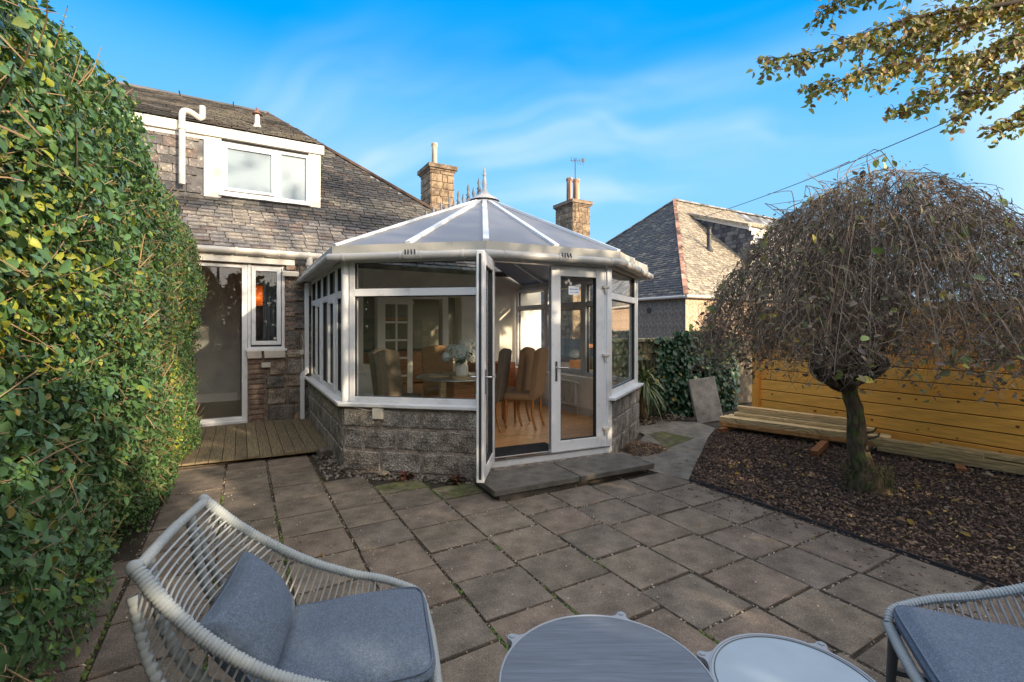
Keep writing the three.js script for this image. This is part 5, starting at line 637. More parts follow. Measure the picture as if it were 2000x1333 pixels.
  const dry = [], dc = []; for (let i = 0; i < 7000; i++) { const [pts] = pick(tips); const c = pts[Math.floor(R(0, 4.99))], q = c.clone().add(V(R(-0.05, 0.05), R(-0.12, 0.12), R(-0.05, 0.05))); dry.push(M4(q.x, q.y, q.z, R(0.4, 2.2), R(0, 6.28), R(-0.6, 0.6), R(0.5, 1.2))); const k = R(0.5, 1.5); dc.push(rnd() < 0.14 ? lin(0.15 * k, 0.16 * k, 0.05 * k) : lin(0.15 * k, 0.10 * k, 0.07 * k)); }
  { const m = shade(new THREE.InstancedMesh(leafGeo(0.036, 0.013, 0.5, 0.5), leafMat(0.8, 0.2), dry.length)); dry.forEach((q, i) => { m.setMatrixAt(i, q); m.setColorAt(i, dc[i]); }); m.name = 'dry_leaves'; m.userData.kind = 'stuff'; t.add(m); }
  { const ms = [], cs = []; for (let i = 0; i < 3600; i++) { const [pts] = pick(tips); const q = pts[Math.floor(R(0, 4.99))].clone().add(V(R(-0.05, 0.05), R(-0.06, 0.03), R(-0.05, 0.05))); ms.push(M4(q.x, q.y, q.z, R(0.2, 2.0), R(0, 6.28), R(-0.7, 0.7), R(0.6, 1.25))); const k = R(0.6, 1.3), c = pick([[0.16, 0.17, 0.055], [0.20, 0.15, 0.09], [0.12, 0.13, 0.06], [0.24, 0.19, 0.11], [0.13, 0.10, 0.08]]); cs.push(lin(c[0] * k, c[1] * k, c[2] * k)); } const m = shade(new THREE.InstancedMesh(leafGeo(0.055, 0.03, 0.4, 0.4), leafMat(0.75, 0.3), ms.length)); ms.forEach((q, i) => { m.setMatrixAt(i, q); m.setColorAt(i, cs[i]); }); m.name = 'small_leaves'; m.userData.kind = 'stuff'; t.add(m); }
  const lg = [leafGeo(0.085, 0.055, 0.25, 0.25), leafGeo(0.07, 0.045, 0.4, 0.35)], lm = [[0.36, 0.40, 0.06], [0.20, 0.28, 0.06], [0.13, 0.20, 0.07], [0.50, 0.44, 0.05], [0.15, 0.14, 0.06], [0.10, 0.08, 0.06]].map((c) => phy({ color: lin(...c), roughness: 0.6, transmission: 0.35, thickness: 0, side: THREE.DoubleSide }));
  for (let i = 0; i < 285; i++) { const [pts] = pick(tips); const c = pts[Math.floor(R(0, 3.99))]; const m = shade(new THREE.Mesh(pick(lg), lm[Math.floor(Math.pow(rnd(), 0.8) * 6)])); m.name = 'leaf'; m.position.copy(c).add(V(R(-0.03, 0.03), R(-0.05, 0.02), R(-0.03, 0.03))); m.rotation.set(R(0.3, 1.9), R(0, 6.28), R(-0.6, 0.6)); m.scale.setScalar(R(0.8, 1.35)); t.add(m); }
  const crownTop = [[3.42, 3.12, 0], [3.52, 3.1, 2], [3.3, 3.02, 5], [4.25, 2.95, 1], [4.1, 2.85, 0]]; for (const [x, y, k] of crownTop) { const m = shade(new THREE.Mesh(lg[0], lm[k])); m.name = 'leaf'; m.position.copy(P(x, y, cz)); m.rotation.set(-0.8, R(0, 6), 0.3); t.add(m); }
}
// ---------------------------------------------------------------- tall tree whose leafy branches hang in at the top right
{
  const at = (u, v, Z) => V((u - 1000) / 920 * Z, 1.55 + (638 - v) / 920 * Z, -Z);
  const t = wthing('autumn_tree', 'tall tree with yellowing leafy branches hanging in at top right', 'tree', [8.6, 0, -4.6]); const o = V(-8.6, 0, 4.6);
  part(t, 'trunk', [taper([V(0, 0, 0), V(-0.1, 2, 0), V(0, 4, 0.1), V(0.1, 6.5, 0)], (u) => 0.26 - 0.14 * u, 16, 12)], barkMat);
  const br = [[[2150, -40, 5.0], [1980, 5, 5.0], [1830, 25, 4.9], [1720, 55, 4.8], [1620, 95, 4.7], [1540, 112, 4.7], [1488, 112, 4.7]], [[2150, 20, 5.3], [2000, 65, 5.2], [1900, 110, 5.2], [1800, 120, 5.1], [1700, 140, 5.0], [1620, 165, 5.0], [1580, 180, 5.0]], [[2150, 60, 4.6], [2020, 120, 4.6], [1960, 170, 4.6], [1900, 195, 4.6], [1870, 235, 4.6]], [[2150, -110, 5.4], [1950, -70, 5.4], [1800, -40, 5.3], [1680, -15, 5.2], [1600, 25, 5.2]], [[2150, 120, 5.0], [2060, 190, 5.0], [2000, 225, 5.0], [1945, 250, 5.0]], [[2150, -60, 5.8], [1980, -15, 5.8], [1880, 50, 5.7], [1790, 90, 5.6], [1720, 110, 5.6]], [[2150, 30, 4.9], [2040, 60, 4.9], [1950, 95, 4.9], [1860, 150, 4.8], [1790, 195, 4.8], [1740, 215, 4.8]], [[2150, -20, 5.6], [2000, 20, 5.6], [1900, 20, 5.5], [1800, 60, 5.4], [1730, 90, 5.4], [1660, 75, 5.4]], [[2150, 90, 5.4], [2050, 120, 5.4], [2000, 140, 5.4], [1930, 160, 5.4], [1880, 180, 5.3]], [[2150, -150, 4.9], [1900, -110, 4.9], [1750, -70, 4.8], [1660, -30, 4.8]]];
  const ms = [], cs = []; const tones = [[0.30, 0.31, 0.06], [0.22, 0.25, 0.055], [0.30, 0.19, 0.045], [0.44, 0.34, 0.05], [0.22, 0.12, 0.05], [0.12, 0.15, 0.035], [0.34, 0.30, 0.055]];
  const leafAt = (p) => { ms.push(M4(p.x, p.y, p.z, R(0.2, 2.4), R(0, 6.283), R(-0.8, 0.8), R(0.6, 1.25))); const c = pick(tones), k = R(0.7, 1.35); cs.push(lin(c[0] * k, c[1] * k, c[2] * k)); };
  const limbs = [], twigs = [];
  br.forEach((b, bi) => { const pts = b.map(([u, v, Z]) => at(u, v, Z).add(o)); pts.unshift(V(0, 4.6 + bi * 0.2, 0)); const c = new THREE.CatmullRomCurve3(pts, false, 'catmullrom', 0.5); part(t, 'branch', [taper(null, (u) => 0.05 * Math.pow(1 - u, 1.2) + 0.004, 40, 6, c)], std({ color: lin(0.05, 0.04, 0.032), roughness: 1 }));
    for (let k = 0; k < 100; k++) { const s = 0.34 + 0.66 * (k + R(0, 1)) / 100, p = c.getPointAt(Math.min(1, s)), tan = c.getTangentAt(Math.min(1, s)); const L = R(0.12, 0.42) * (1.1 - 0.55 * s); const d = tan.clone().multiplyScalar(0.6).add(V(R(-0.6, 0.6), R(-0.95, 0.5), R(-0.7, 0.7))).normalize(), e = p.clone().addScaledVector(d, L).add(V(0, -0.1 * L, 0)); twigs.push(taper([p, p.clone().lerp(e, 0.5).add(V(0, 0.03, 0)), e], (u) => 0.004 - 0.002 * u, 5, 4)); const n = Math.floor(L / 0.016); for (let q = 0; q < n; q++) leafAt(p.clone().lerp(e, (q + 1) / n).add(V(R(-0.045, 0.045), R(-0.07, 0.03), R(-0.045, 0.045)))); } });
  part(t, 'twigs', twigs, std({ color: lin(0.06, 0.045, 0.035), roughness: 1 }), null, 'stuff');
  { const m = shade(new THREE.InstancedMesh(leafGeo(0.066, 0.044, 0.45, 0.4), leafMat(0.6, 0.5), ms.length)); ms.forEach((q, i) => { m.setMatrixAt(i, q); m.setColorAt(i, cs[i]); }); m.name = 'leaves'; m.userData.kind = 'stuff'; m.frustumCulled = false; t.add(m); }
}
// ---------------------------------------------------------------- privet hedge on the left
{
  const h = thing('privet_hedge', 'tall clipped green privet hedge along the left side', 'hedge', [-2.2, 0, 4]);
  const top = (z) => 2.92 + 0.10 * (fbm(z * 0.8 + 4, 1, 999, 3, 3) - 0.5), face = (y, z) => { const base = -1.46 - 0.055 * Math.max(0, z - 1.9) * sstep(1.1, 0.0, y); const round = 0.30 * Math.pow(sstep(0.80, 1.04, y / top(z)), 1.6); return base - round + (fbm(z * 1.5 + 11, y * 1.5 + 7, 999, 21, 3) - 0.5) * 0.30 + (fbm(z * 5, y * 5, 999, 27, 2) - 0.5) * 0.10; };
  part(h, 'light_block_core', [box2(-3.2, -1.95, 0.05, 2.55, 0.75, 8.2)], std({ color: lin(0.018, 0.02, 0.010), roughness: 1, map: T.bark }));  // solid dark box added inside the hedge to block light
  const ms = [], cs = [], put = (x, y, z, nrm, k) => { const q = new THREE.Quaternion().setFromUnitVectors(V(0, 1, 0), nrm.clone().add(V(R(-0.9, 0.9), R(-0.5, 0.9), R(-0.9, 0.9))).normalize()).multiply(new THREE.Quaternion().setFromAxisAngle(V(0, 1, 0), R(0, 6.283))); const s = R(0.6, 1.25); ms.push(new THREE.Matrix4().compose(V(x, y, z), q, V(s, s, s))); const t = rnd(), b = R(0.6, 1.35) * k; const yel = sstep(0.50, 0.72, fbm(z * 0.9 + 2, y * 0.9 + 8, 999, 33, 3)) * 0.5 + (y > 1.4 ? 0.14 : 0); cs.push(t < yel * 0.8 ? lin(0.29 * b, 0.33 * b, 0.04 * b) : t < 0.985 ? lin(0.088 * b, 0.185 * b, 0.055 * b) : lin(0.30, 0.22, 0.03)); };
  for (let i = 0; i < 132000; i++) { const z = 0.42 + 7.4 * Math.pow(rnd(), 0.9), y = R(0.03, top(z)), d = Math.pow(rnd(), 1.6) * 0.36; if (y < 0.3 && rnd() < 0.55 && z > 4) continue; put(face(y, z) - d, y, z, V(1, 0.15, 0), 1); }
  for (let i = 0; i < 12000; i++) { const x = R(-2.9, -1.55), y = R(0.03, 2.88), d = Math.pow(rnd(), 1.6) * 0.3; put(x, y, 0.42 + d + (fbm(x * 3, y * 3, 999, 41, 2) - 0.5) * 0.2 + 0.25 * sstep(2.4, 2.95, y), V(0, 0.15, -1), 1); }
  for (let i = 0; i < 9000; i++) { const z = R(0.5, 7.6), x = R(-2.6, -1.6); put(x, top(z) - 0.02 - Math.pow(rnd(), 2) * 0.25 + (fbm(x * 4, z * 4, 999, 43, 2) - 0.5) * 0.16, z, V(0, 1, 0), 1); }
  copies(h, 'leaves', leafGeo(0.036, 0.019, 0.25, 0.35), leafMat(0.5, 0.38), ms, cs);
  const big = [], bc = []; for (let i = 0; i < 2200; i++) { const z = R(4.4, 7.6), y = R(0.1, 2.85); const q = new THREE.Quaternion().setFromUnitVectors(V(0, 1, 0), V(1 + R(-0.3, 0.3), R(-0.2, 1.1), R(-0.7, 0.7)).normalize()).multiply(new THREE.Quaternion().setFromAxisAngle(V(0, 1, 0), R(0, 6.283))); big.push(new THREE.Matrix4().compose(V(face(y, z) + R(-0.06, 0.05), y, z), q, V(1, 1, 1).multiplyScalar(R(0.7, 1.2)))); const b = R(0.7, 1.4); bc.push(rnd() < 0.12 ? lin(0.15 * b, 0.20 * b, 0.03) : lin(0.085 * b, 0.18 * b, 0.065 * b)); }
  copies(h, 'large_leaves', leafGeo(0.055, 0.028, 0.25, 0.3), leafMat(0.45, 0.38), big, bc);
  const st = []; for (let i = 0; i < 1600; i++) { const z = 0.5 + 7.0 * rnd(), y = R(0.2, 2.55), x = face(y, z), a = R(0, 6.283), L = R(0.12, 0.42), out = R(-0.02, 0.05); const p0 = V(x - R(0.06, 0.22), y, z), p2 = V(x + out, y + Math.sin(a) * L * 0.6 + 0.05, z + Math.cos(a) * L); const g = taper([p0, p0.clone().lerp(p2, 0.5).add(V(R(-0.03, 0.03), R(-0.03, 0.03), 0)), p2], (u) => R(0.0026, 0.003) * (1 - 0.55 * u) * (L > 0.36 ? 1.7 : 1), 4, 4); const k = R(0.7, 1.3); st.push(tint(g, [0.27 * k, 0.19 * k, 0.11 * k])); }
  part(h, 'stems', st, std({ color: 0xffffff, vertexColors: true, roughness: 0.9 }), null, 'stuff');
  for (let i = 0; i < 7; i++) { const z = 4.4 + R(0, 1.8), y = R(1.2, 2.7); part(h, 'branch', [taper([V(-1.9, y - 0.25, z + R(-0.3, 0.3)), V(-1.6, y, z), V(-1.47 + R(-0.05, 0.05), y + R(-0.1, 0.25), z - R(0.1, 0.35)), V(-1.44, y + R(-0.2, 0.4), z - R(0.3, 0.6))], (u) => 0.007 - 0.005 * u, 12, 7)], std({ color: lin(0.26, 0.19, 0.12), roughness: 0.9, map: T.bark })); }
}
// ---------------------------------------------------------------- what stands behind the camera and shades the garden
{
  const g = thing('conifer_hedge', 'tall ragged hedge at the far end of the garden behind the viewer', 'hedge', [0, 0, 13]); const ms = [], cs = [];
  const kn = [[-9, 3.6], [0.2, 3.2], [0.8, 2.95], [1.8, 3.25], [2.9, 3.6], [3.3, 4.6], [6.1, 4.75], [6.5, 4.2], [7.6, 4.3], [8.0, 5.0], [10, 4.6], [13, 3.0], [20, 3]];
  const topY = (x) => { let y = 3; for (let i = 0; i < kn.length - 1; i++) if (x >= kn[i][0] && x <= kn[i + 1][0]) y = kn[i][1] + (kn[i + 1][1] - kn[i][1]) * (x - kn[i][0]) / (kn[i + 1][0] - kn[i][0]); return y + 0.7 * (fbm(x * 1.1 + 20, 3, 999, 7, 3) - 0.5) * 2; };
  const gap = (x, y) => Math.hypot((x - 3.7) / 0.14, (y - 4.0) / 0.3) < 1 || Math.hypot((x - 4.8) / 0.12, (y - 4.1) / 0.5) < 1 || (Math.abs(x - 2.42 - (fbm(y * 2.2, 4, 99, 3, 2) - 0.5) * 0.25) < 0.22 && y > 2.9 && y < 3.6) || (Math.abs(x - 1.85) < 0.12 && y > 3.05 && y < 3.4) || Math.hypot((x - 4.4) / 0.16, (y - 5.0) / 0.4) < 1 || Math.hypot((x - 5.2) / 0.2, (y - 4.6) / 0.25) < 1;
  for (let i = 0; i < 46000; i++) { const x = R(-9, 14), y = R(0, 6.2), z = 12.4 + R(0, 0.5) + (y < 2.2 ? 0 : 0); if (y > topY(x) + Math.pow(rnd(), 2) * 0.4 - 0.2) continue; if (gap(x, y)) continue; ms.push(M4(x, y, z, R(0, 6), R(0, 6), R(0, 6), R(0.6, 1.2))); const k = R(0.6, 1.3); cs.push(lin(0.09 * k, 0.14 * k, 0.06 * k)); }
  copies(g, 'leaves', leafGeo(0.24, 0.13), leafMat(0.8, 0.2), ms, cs); part(g, 'trunk', Array.from({ length: 9 }, (_, i) => taper([V(-8 + i * 2.1, 0, 13.2), V(-8 + i * 2.1, 4, 13.2)], (u) => 0.1 - 0.06 * u, 4, 7)), barkMat, null, 'stuff');
  const t = thing('birch_tree', 'thin crowned tree behind the viewer', 'tree', [5.5, 0, 15.5]); const m2 = [], c2 = [];
  const cl = Array.from({ length: 70 }, () => [R(2.2, 9.5), R(5.6, 10.4), R(14.5, 17), R(0.35, 0.8)]); for (const [x, y, z, r] of cl) for (let i = 0; i < 75; i++) { const d = V(R(-1, 1), R(-1, 1), R(-1, 1)); if (d.length() > 1) continue; m2.push(M4(x + d.x * r, y + d.y * r, z + d.z * r, R(0, 6), R(0, 6), R(0, 6), R(0.7, 1.3))); c2.push(lin(0.10, 0.12, 0.03)); }
  copies(t, 'crown', leafGeo(0.17, 0.11), leafMat(0.8, 0.3), m2, c2); part(t, 'trunk', [taper([V(5.5, 0, 15.5), V(5.6, 5, 15.5), V(6.0, 9.6, 15.6)], (u) => 0.2 - 0.15 * u, 14, 9)], barkMat);
  part(t, 'branch', cl.slice(0, 40).map(([x, y, z]) => taper([V(5.6, Math.max(3.2, y - 2.2), 15.5), V((x + 5.6) / 2, y - 0.7, (z + 15.5) / 2), V(x, y, z)], (u) => 0.035 - 0.025 * u, 8, 5)), barkMat, null, 'stuff');
}

// ---------------------------------------------------------------- rope lounge chairs with cushions
const ropeMat = std({ color: lin(0.29, 0.325, 0.345), roughness: 0.85 }), ropeCord = std({ color: lin(0.34, 0.365, 0.385), roughness: 0.85 }), legMat = std({ color: lin(0.085, 0.088, 0.09), roughness: 0.5 });
const clothMat = std({ color: lin(0.105, 0.14, 0.195), roughness: 0.95, map: T.weave, bumpMap: T.weaveB, bumpScale: 0.0006 }), pipingMat = std({ color: lin(0.09, 0.12, 0.175), roughness: 0.95, map: T.weave });
function wrapped(pts, r, pitch = 0.0125, thin = 0) { // a rail wound with cord: every turn of the winding is a ridge
  const c = new THREE.CatmullRomCurve3(pts, false, 'catmullrom', 0.5), L = c.getLength(), n = Math.round(L / pitch), s0 = seed; const off = Array.from({ length: n + 1 }, () => R(-0.0007, 0.0007)); seed = s0 + 1;
  return taper(null, (t) => { const k = t * n, f = k - Math.floor(k); return r * (1 - thin * t) * (0.80 + 0.20 * Math.pow(Math.sin(Math.PI * clamp(f, 0, 1)), 0.5)) + off[Math.min(n, Math.floor(k))]; }, n * 6, 12, c);
}
function cushion(w, d, h, puff, cornerR = 0.05) { // a soft pad, seams pulled in, gentle creases
  const g = new RoundedBoxGeometry(w, h, d, 14, Math.min(h * 0.49, cornerR)); const p = g.attributes.position;
  const n = 40, q = new THREE.BoxGeometry(w, h, d, n, 8, n), P = q.attributes.position, hw = w / 2, hd = d / 2, hh = h / 2;
  for (let i = 0; i < P.count; i++) { let x = P.getX(i), y = P.getY(i), z = P.getZ(i); const ex = Math.abs(x) / hw, ez = Math.abs(z) / hd, e = Math.max(ex, ez); const cr = Math.pow(Math.pow(ex, 9) + Math.pow(ez, 9), 1 / 9); const k = cr > 0 ? Math.max(1, e) && e / cr : 1; x *= k; z *= k;
    const edge = sstep(0.80, 1.0, e), top = y / hh; y = top * hh * (1 - 0.55 * edge * edge) + top * puff * (1 - ex * ex) * (1 - ez * ez) + (fbm(x * 7 + 20, z * 7 + 20, 999, 3, 3) - 0.5) * 0.014 * (top > 0 ? 1 : 0.3) * (1 - 0.5 * edge) + (top > 0.9 ? 0.0035 * Math.sin(x * 22 + z * 5 + 6 * fbm(x * 4 + 9, z * 4 + 9, 999, 5, 2)) * sstep(0.35, 0.9, ez) : 0); const bul = (1 - top * top) * 0.014; x += Math.sign(x) * bul * sstep(0.9, 1, ex); z += Math.sign(z) * bul * sstep(0.9, 1, ez); P.setXYZ(i, x, y, z); }
  q.computeVertexNormals(); return boxUV(q);
}
function loopPts(w, d, y, n = 64) { const pts = []; for (let i = 0; i < n; i++) { const a = i / n * 6.283, c = Math.cos(a), s = Math.sin(a), k = Math.pow(Math.pow(Math.abs(c), 9) + Math.pow(Math.abs(s), 9), -1 / 9); pts.push(V(c * k * w / 2, y, s * k * d / 2)); } return pts; }
function ropeChair(label, X, Z, turn) {
  const t = wthing('rope_chair', label, 'chair', [X, 0, -Z], turn, 'rope lounge chairs round the coffee tables');
    const arm = (s) => [V(-0.555, 0.89, 0.262 * s), V(-0.445, 0.765, 0.298 * s), V(-0.325, 0.662, 0.322 * s), V(-0.19, 0.572, 0.334 * s), V(-0.03, 0.50, 0.335 * s), V(0.08, 0.468, 0.328 * s), V(0.16, 0.442, 0.314 * s), V(0.25, 0.405, 0.285 * s), V(0.275, 0.37, 0.24 * s)];
  part(t, 'top_rail', [wrapped([V(-0.55, 0.885, -0.245), V(-0.56, 0.885, 0), V(-0.55, 0.885, 0.245)], 0.0165)], ropeMat);
  for (const s of [1, -1]) part(t, 'arm_rail', [wrapped(arm(s), 0.0205, 0.0115, 0.25), new THREE.SphereGeometry(0.0205, 16, 12).translate(-0.555, 0.89, 0.262 * s)], ropeMat);
  const low = (s) => [V(-0.57, 0.80, 0.235 * s), V(-0.52, 0.62, 0.26 * s), V(-0.43, 0.48, 0.28 * s), V(-0.27, 0.385, 0.29 * s), V(0.0, 0.35, 0.29 * s), V(0.27, 0.345, 0.255 * s)];
  for (const s of [1, -1]) part(t, 'lower_rail', [wrapped(low(s), 0.0155, 0.024)], ropeMat);
  part(t, 'front_rail', [wrapped([V(0.272, 0.36, -0.25), V(0.28, 0.36, 0), V(0.272, 0.36, 0.25)], 0.02)], ropeMat);
  part(t, 'rear_rail', [wrapped([V(-0.27, 0.372, -0.27), V(-0.27, 0.372, 0.27)], 0.018)], ropeMat);
  for (const s of [1, -1]) part(t, 'back_support', [wrapped([V(-0.565, 0.87, 0.16 * s), V(-0.52, 0.64, 0.155 * s), V(-0.43, 0.48, 0.15 * s), V(-0.27, 0.375, 0.145 * s)], 0.017, 0.022)], ropeMat);
  const ca = [1, -1].map((s) => new THREE.CatmullRomCurve3(arm(s), false, 'catmullrom', 0.5)), cl = [1, -1].map((s) => new THREE.CatmullRomCurve3(low(s), false, 'catmullrom', 0.5));
  for (let i = 0; i < 12; i++) { const u = 0.04 + i * 0.026, a = ca[0].getPointAt(u), b = ca[1].getPointAt(u); const sx = -0.012 - 0.013 * i, sy = -0.006 - 0.007 * i; part(t, 'back_cord', [tube([0, 0.17, 0.33, 0.5, 0.67, 0.83, 1].map((q) => a.clone().lerp(b, q).add(V(sx * 4 * q * (1 - q), sy * 4 * q * (1 - q), 0))), 0.0042, 16, 6)], ropeCord); }
  for (const j of [0, 1]) for (let i = 0; i < 38; i++) { const u = 0.05 + i * 0.0235, a = ca[j].getPointAt(Math.min(0.97, u)), b = cl[j].getPointAt(Math.min(1, u * 1.06)); part(t, 'side_cord', [tube([a, a.clone().lerp(b, 0.5).add(V(0, -0.004, 0)), b], 0.0042, 5, 6)], ropeCord); }
  for (const s of [1, -1]) { part(t, 'leg', [taper([V(0.255, 0.37, 0.235 * s), V(0.26, 0.2, 0.25 * s), V(0.265, 0, 0.275 * s)], (u) => 0.021 - 0.008 * u, 8, 12)], legMat); part(t, 'leg', [taper([V(-0.27, 0.38, 0.24 * s), V(-0.38, 0.2, 0.25 * s), V(-0.5, 0, 0.265 * s)], (u) => 0.021 - 0.008 * u, 8, 12)], legMat); part(t, 'side_stretcher', [bar(V(0.262, 0.18, 0.252 * s), V(-0.39, 0.18, 0.252 * s), 0.025, 0.02)], legMat); }
  return t;
}
function seatPad(label, X, Z, turn) { const c = wthing('seat_cushion', label, 'cushion', [X, 0.372, -Z], turn, 'blue grey seat cushions'); part(c, 'pad', [place(cushion(0.54, 0.52, 0.085, 0.018), -0.01, 0.045, 0, 0, 0, 0.025)], clothMat); part(c, 'piping', [tube(loopPts(0.545, 0.525, 0), 0.0042, 160, 6, true).applyMatrix4(M4(-0.01, 0.066, 0, 0, 0, 0.025))], pipingMat); part(c, 'piping', [tube(loopPts(0.545, 0.525, 0), 0.0042, 160, 6, true).applyMatrix4(M4(-0.01, 0.018, 0, 0, 0, 0.025))], pipingMat); return c; }
ropeChair('grey rope lounge chair at left beside the hedge, holding the scatter cushion', -0.57, 1.69, 0.274);
seatPad('blue grey seat cushion on the left rope chair', -0.57, 1.69, 0.274);
ropeChair('grey rope lounge chair at the right edge, beside the small pale table', 1.65, 1.54, Math.PI - 0.412);
seatPad('blue grey seat cushion on the right rope chair', 1.65, 1.54, Math.PI - 0.412);
{
  const c = wthing('scatter_cushion', 'plump blue grey scatter cushion leaning on the back of the left chair', 'cushion', [-0.57, 0.44, -1.69], 0.274); const m = M4(-0.325, 0.125, 0, 0, 0, -0.95);
  const g = new THREE.BoxGeometry(0.30, 0.11, 0.47, 34, 6, 44), P = g.attributes.position; for (let i = 0; i < P.count; i++) { let x = P.getX(i), y = P.getY(i), z = P.getZ(i); const ex = Math.abs(x) / 0.15, ez = Math.abs(z) / 0.235; const f = Math.pow(Math.max(0, 1 - ex * ex), 0.42) * Math.pow(Math.max(0, 1 - ez * ez), 0.42), top = y / 0.055; y = top * (0.004 + 0.085 * f) + (fbm(x * 9 + 30, z * 9 + 30, 999, 7, 3) - 0.5) * 0.02 * f; const pin = 1 - 0.09 * (1 - Math.pow(ez, 2)) * Math.pow(ex, 3), pz = 1 - 0.06 * (1 - ex * ex) * Math.pow(ez, 3); y += 0.006 * Math.sin(Math.atan2(Math.abs(z) - 0.235, Math.abs(x) - 0.15) * 14) * sstep(0.55, 0.85, ex * ez) * f; P.setXYZ(i, x * pin, y, z * pz); } g.computeVertexNormals();
  part(c, 'cover', [boxUV(g).applyMatrix4(m)], clothMat);
  const lp = []; for (let i = 0; i < 90; i++) { const a = i / 90 * 6.283, cc = Math.cos(a), s = Math.sin(a), k = Math.pow(Math.pow(Math.abs(cc), 14) + Math.pow(Math.abs(s), 14), -1 / 14), x = cc * k * 0.15, z = s * k * 0.235, ex = Math.abs(x) / 0.15, ez = Math.abs(z) / 0.235; lp.push(V(x * (1 - 0.09 * (1 - ez * ez) * ex ** 3), 0, z * (1 - 0.06 * (1 - ex * ex) * ez ** 3))); } part(c, 'piping', [tube(lp, 0.0035, 180, 6, true).applyMatrix4(m)], pipingMat);
}
// ---------------------------------------------------------------- coffee tables
function coffeeTable(label, X, Z, r, h, angs, topMat, rimMat, lip) {
  const t = wthing('coffee_table', label, 'table', [X, 0, -Z], 0); const T0 = [[0, h - 0.022], [r - 0.012, h - 0.022], [r - 0.006, h - 0.014], [r - 0.006, h]].map(([a, b]) => new THREE.Vector2(a, b));
  const disc = new THREE.CylinderGeometry(r - 0.007, r - 0.007, 0.02, 96); boxUV(disc); const d2 = boxUV(disc); part(t, 'table_top', [d2.translate(0, h - 0.0115 - (lip ? 0.002 : 0), 0)], topMat);
  const rim = [[r - 0.0068, h - 0.03], [r, h - 0.03], [r + 0.0025, h - 0.02], [r + 0.0025, h - 0.003], [r, h + 0.001], [r - 0.004, h + 0.001], [r - 0.0068, h - 0.002], [r - 0.0068, h - 0.03]].map(([a, b]) => new THREE.Vector2(a, b)); part(t, 'rim', [new THREE.LatheGeometry(rim, 96)], rimMat);
  if (lip) part(t, 'groove', [place(new THREE.TorusGeometry(r - 0.016, 0.0016, 6, 96), 0, h - 0.0012, 0, Math.PI / 2)], legMat);
  for (const a of angs) { const dx = Math.cos(a), dz = Math.sin(a); const s = new THREE.Shape(); s.moveTo(-0.055, -0.004); s.quadraticCurveTo(-0.018, 0.004, -0.015, 0.026); s.absarc(0, 0.028, 0.0155, Math.PI, 0, true); s.quadraticCurveTo(0.018, 0.004, 0.055, -0.004); s.lineTo(-0.055, -0.004); const g = new THREE.ExtrudeGeometry(s, { depth: 0.018, bevelEnabled: true, bevelSize: 0.002, bevelThickness: 0.002, bevelSegments: 2, curveSegments: 14 }); g.rotateX(-Math.PI / 2); g.rotateY(Math.PI / 2); g.rotateY(Math.PI); // now points along +x
    g.rotateY(-a); const b = part(t, 'bracket', [g.translate(dx * (r - 0.001), h - 0.021, dz * (r - 0.001))], rimMat); part(b, 'cap', [new THREE.CylinderGeometry(0.010, 0.0105, 0.004, 20).translate(dx * (r + 0.027), h + 0.001, dz * (r + 0.027))], rimMat);
    part(t, 'leg', [taper([V(dx * (r + 0.024), h - 0.02, dz * (r + 0.024)), V(dx * (r + 0.02), h * 0.5, dz * (r + 0.02)), V(dx * (r + 0.015), 0, dz * (r + 0.015))], (u) => 0.0155 - 0.004 * u, 6, 14)], legMat); }
  return t;
}
const topGrey = std({ color: lin(0.105, 0.13, 0.17), roughness: 0.65, map: T.ash, bumpMap: T.woodB, bumpScale: 0.0004 }), topPale = std({ color: lin(0.27, 0.345, 0.42), roughness: 0.65, map: T.plaster }), rimGrey = std({ color: lin(0.27, 0.30, 0.345), roughness: 0.45, metalness: 0.2 });
coffeeTable('large round coffee table with grey wood grain top, in the foreground', 0.295, 1.462, 0.335, 0.45, [3.76, 5.06, 1.2, 2.3], topGrey, rimGrey, false);
coffeeTable('small round pale blue grey coffee table beside the large one', 0.915, 1.50, 0.264, 0.40, [3.70, 5.50, 0.6, 2.2], topPale, rimGrey, true);
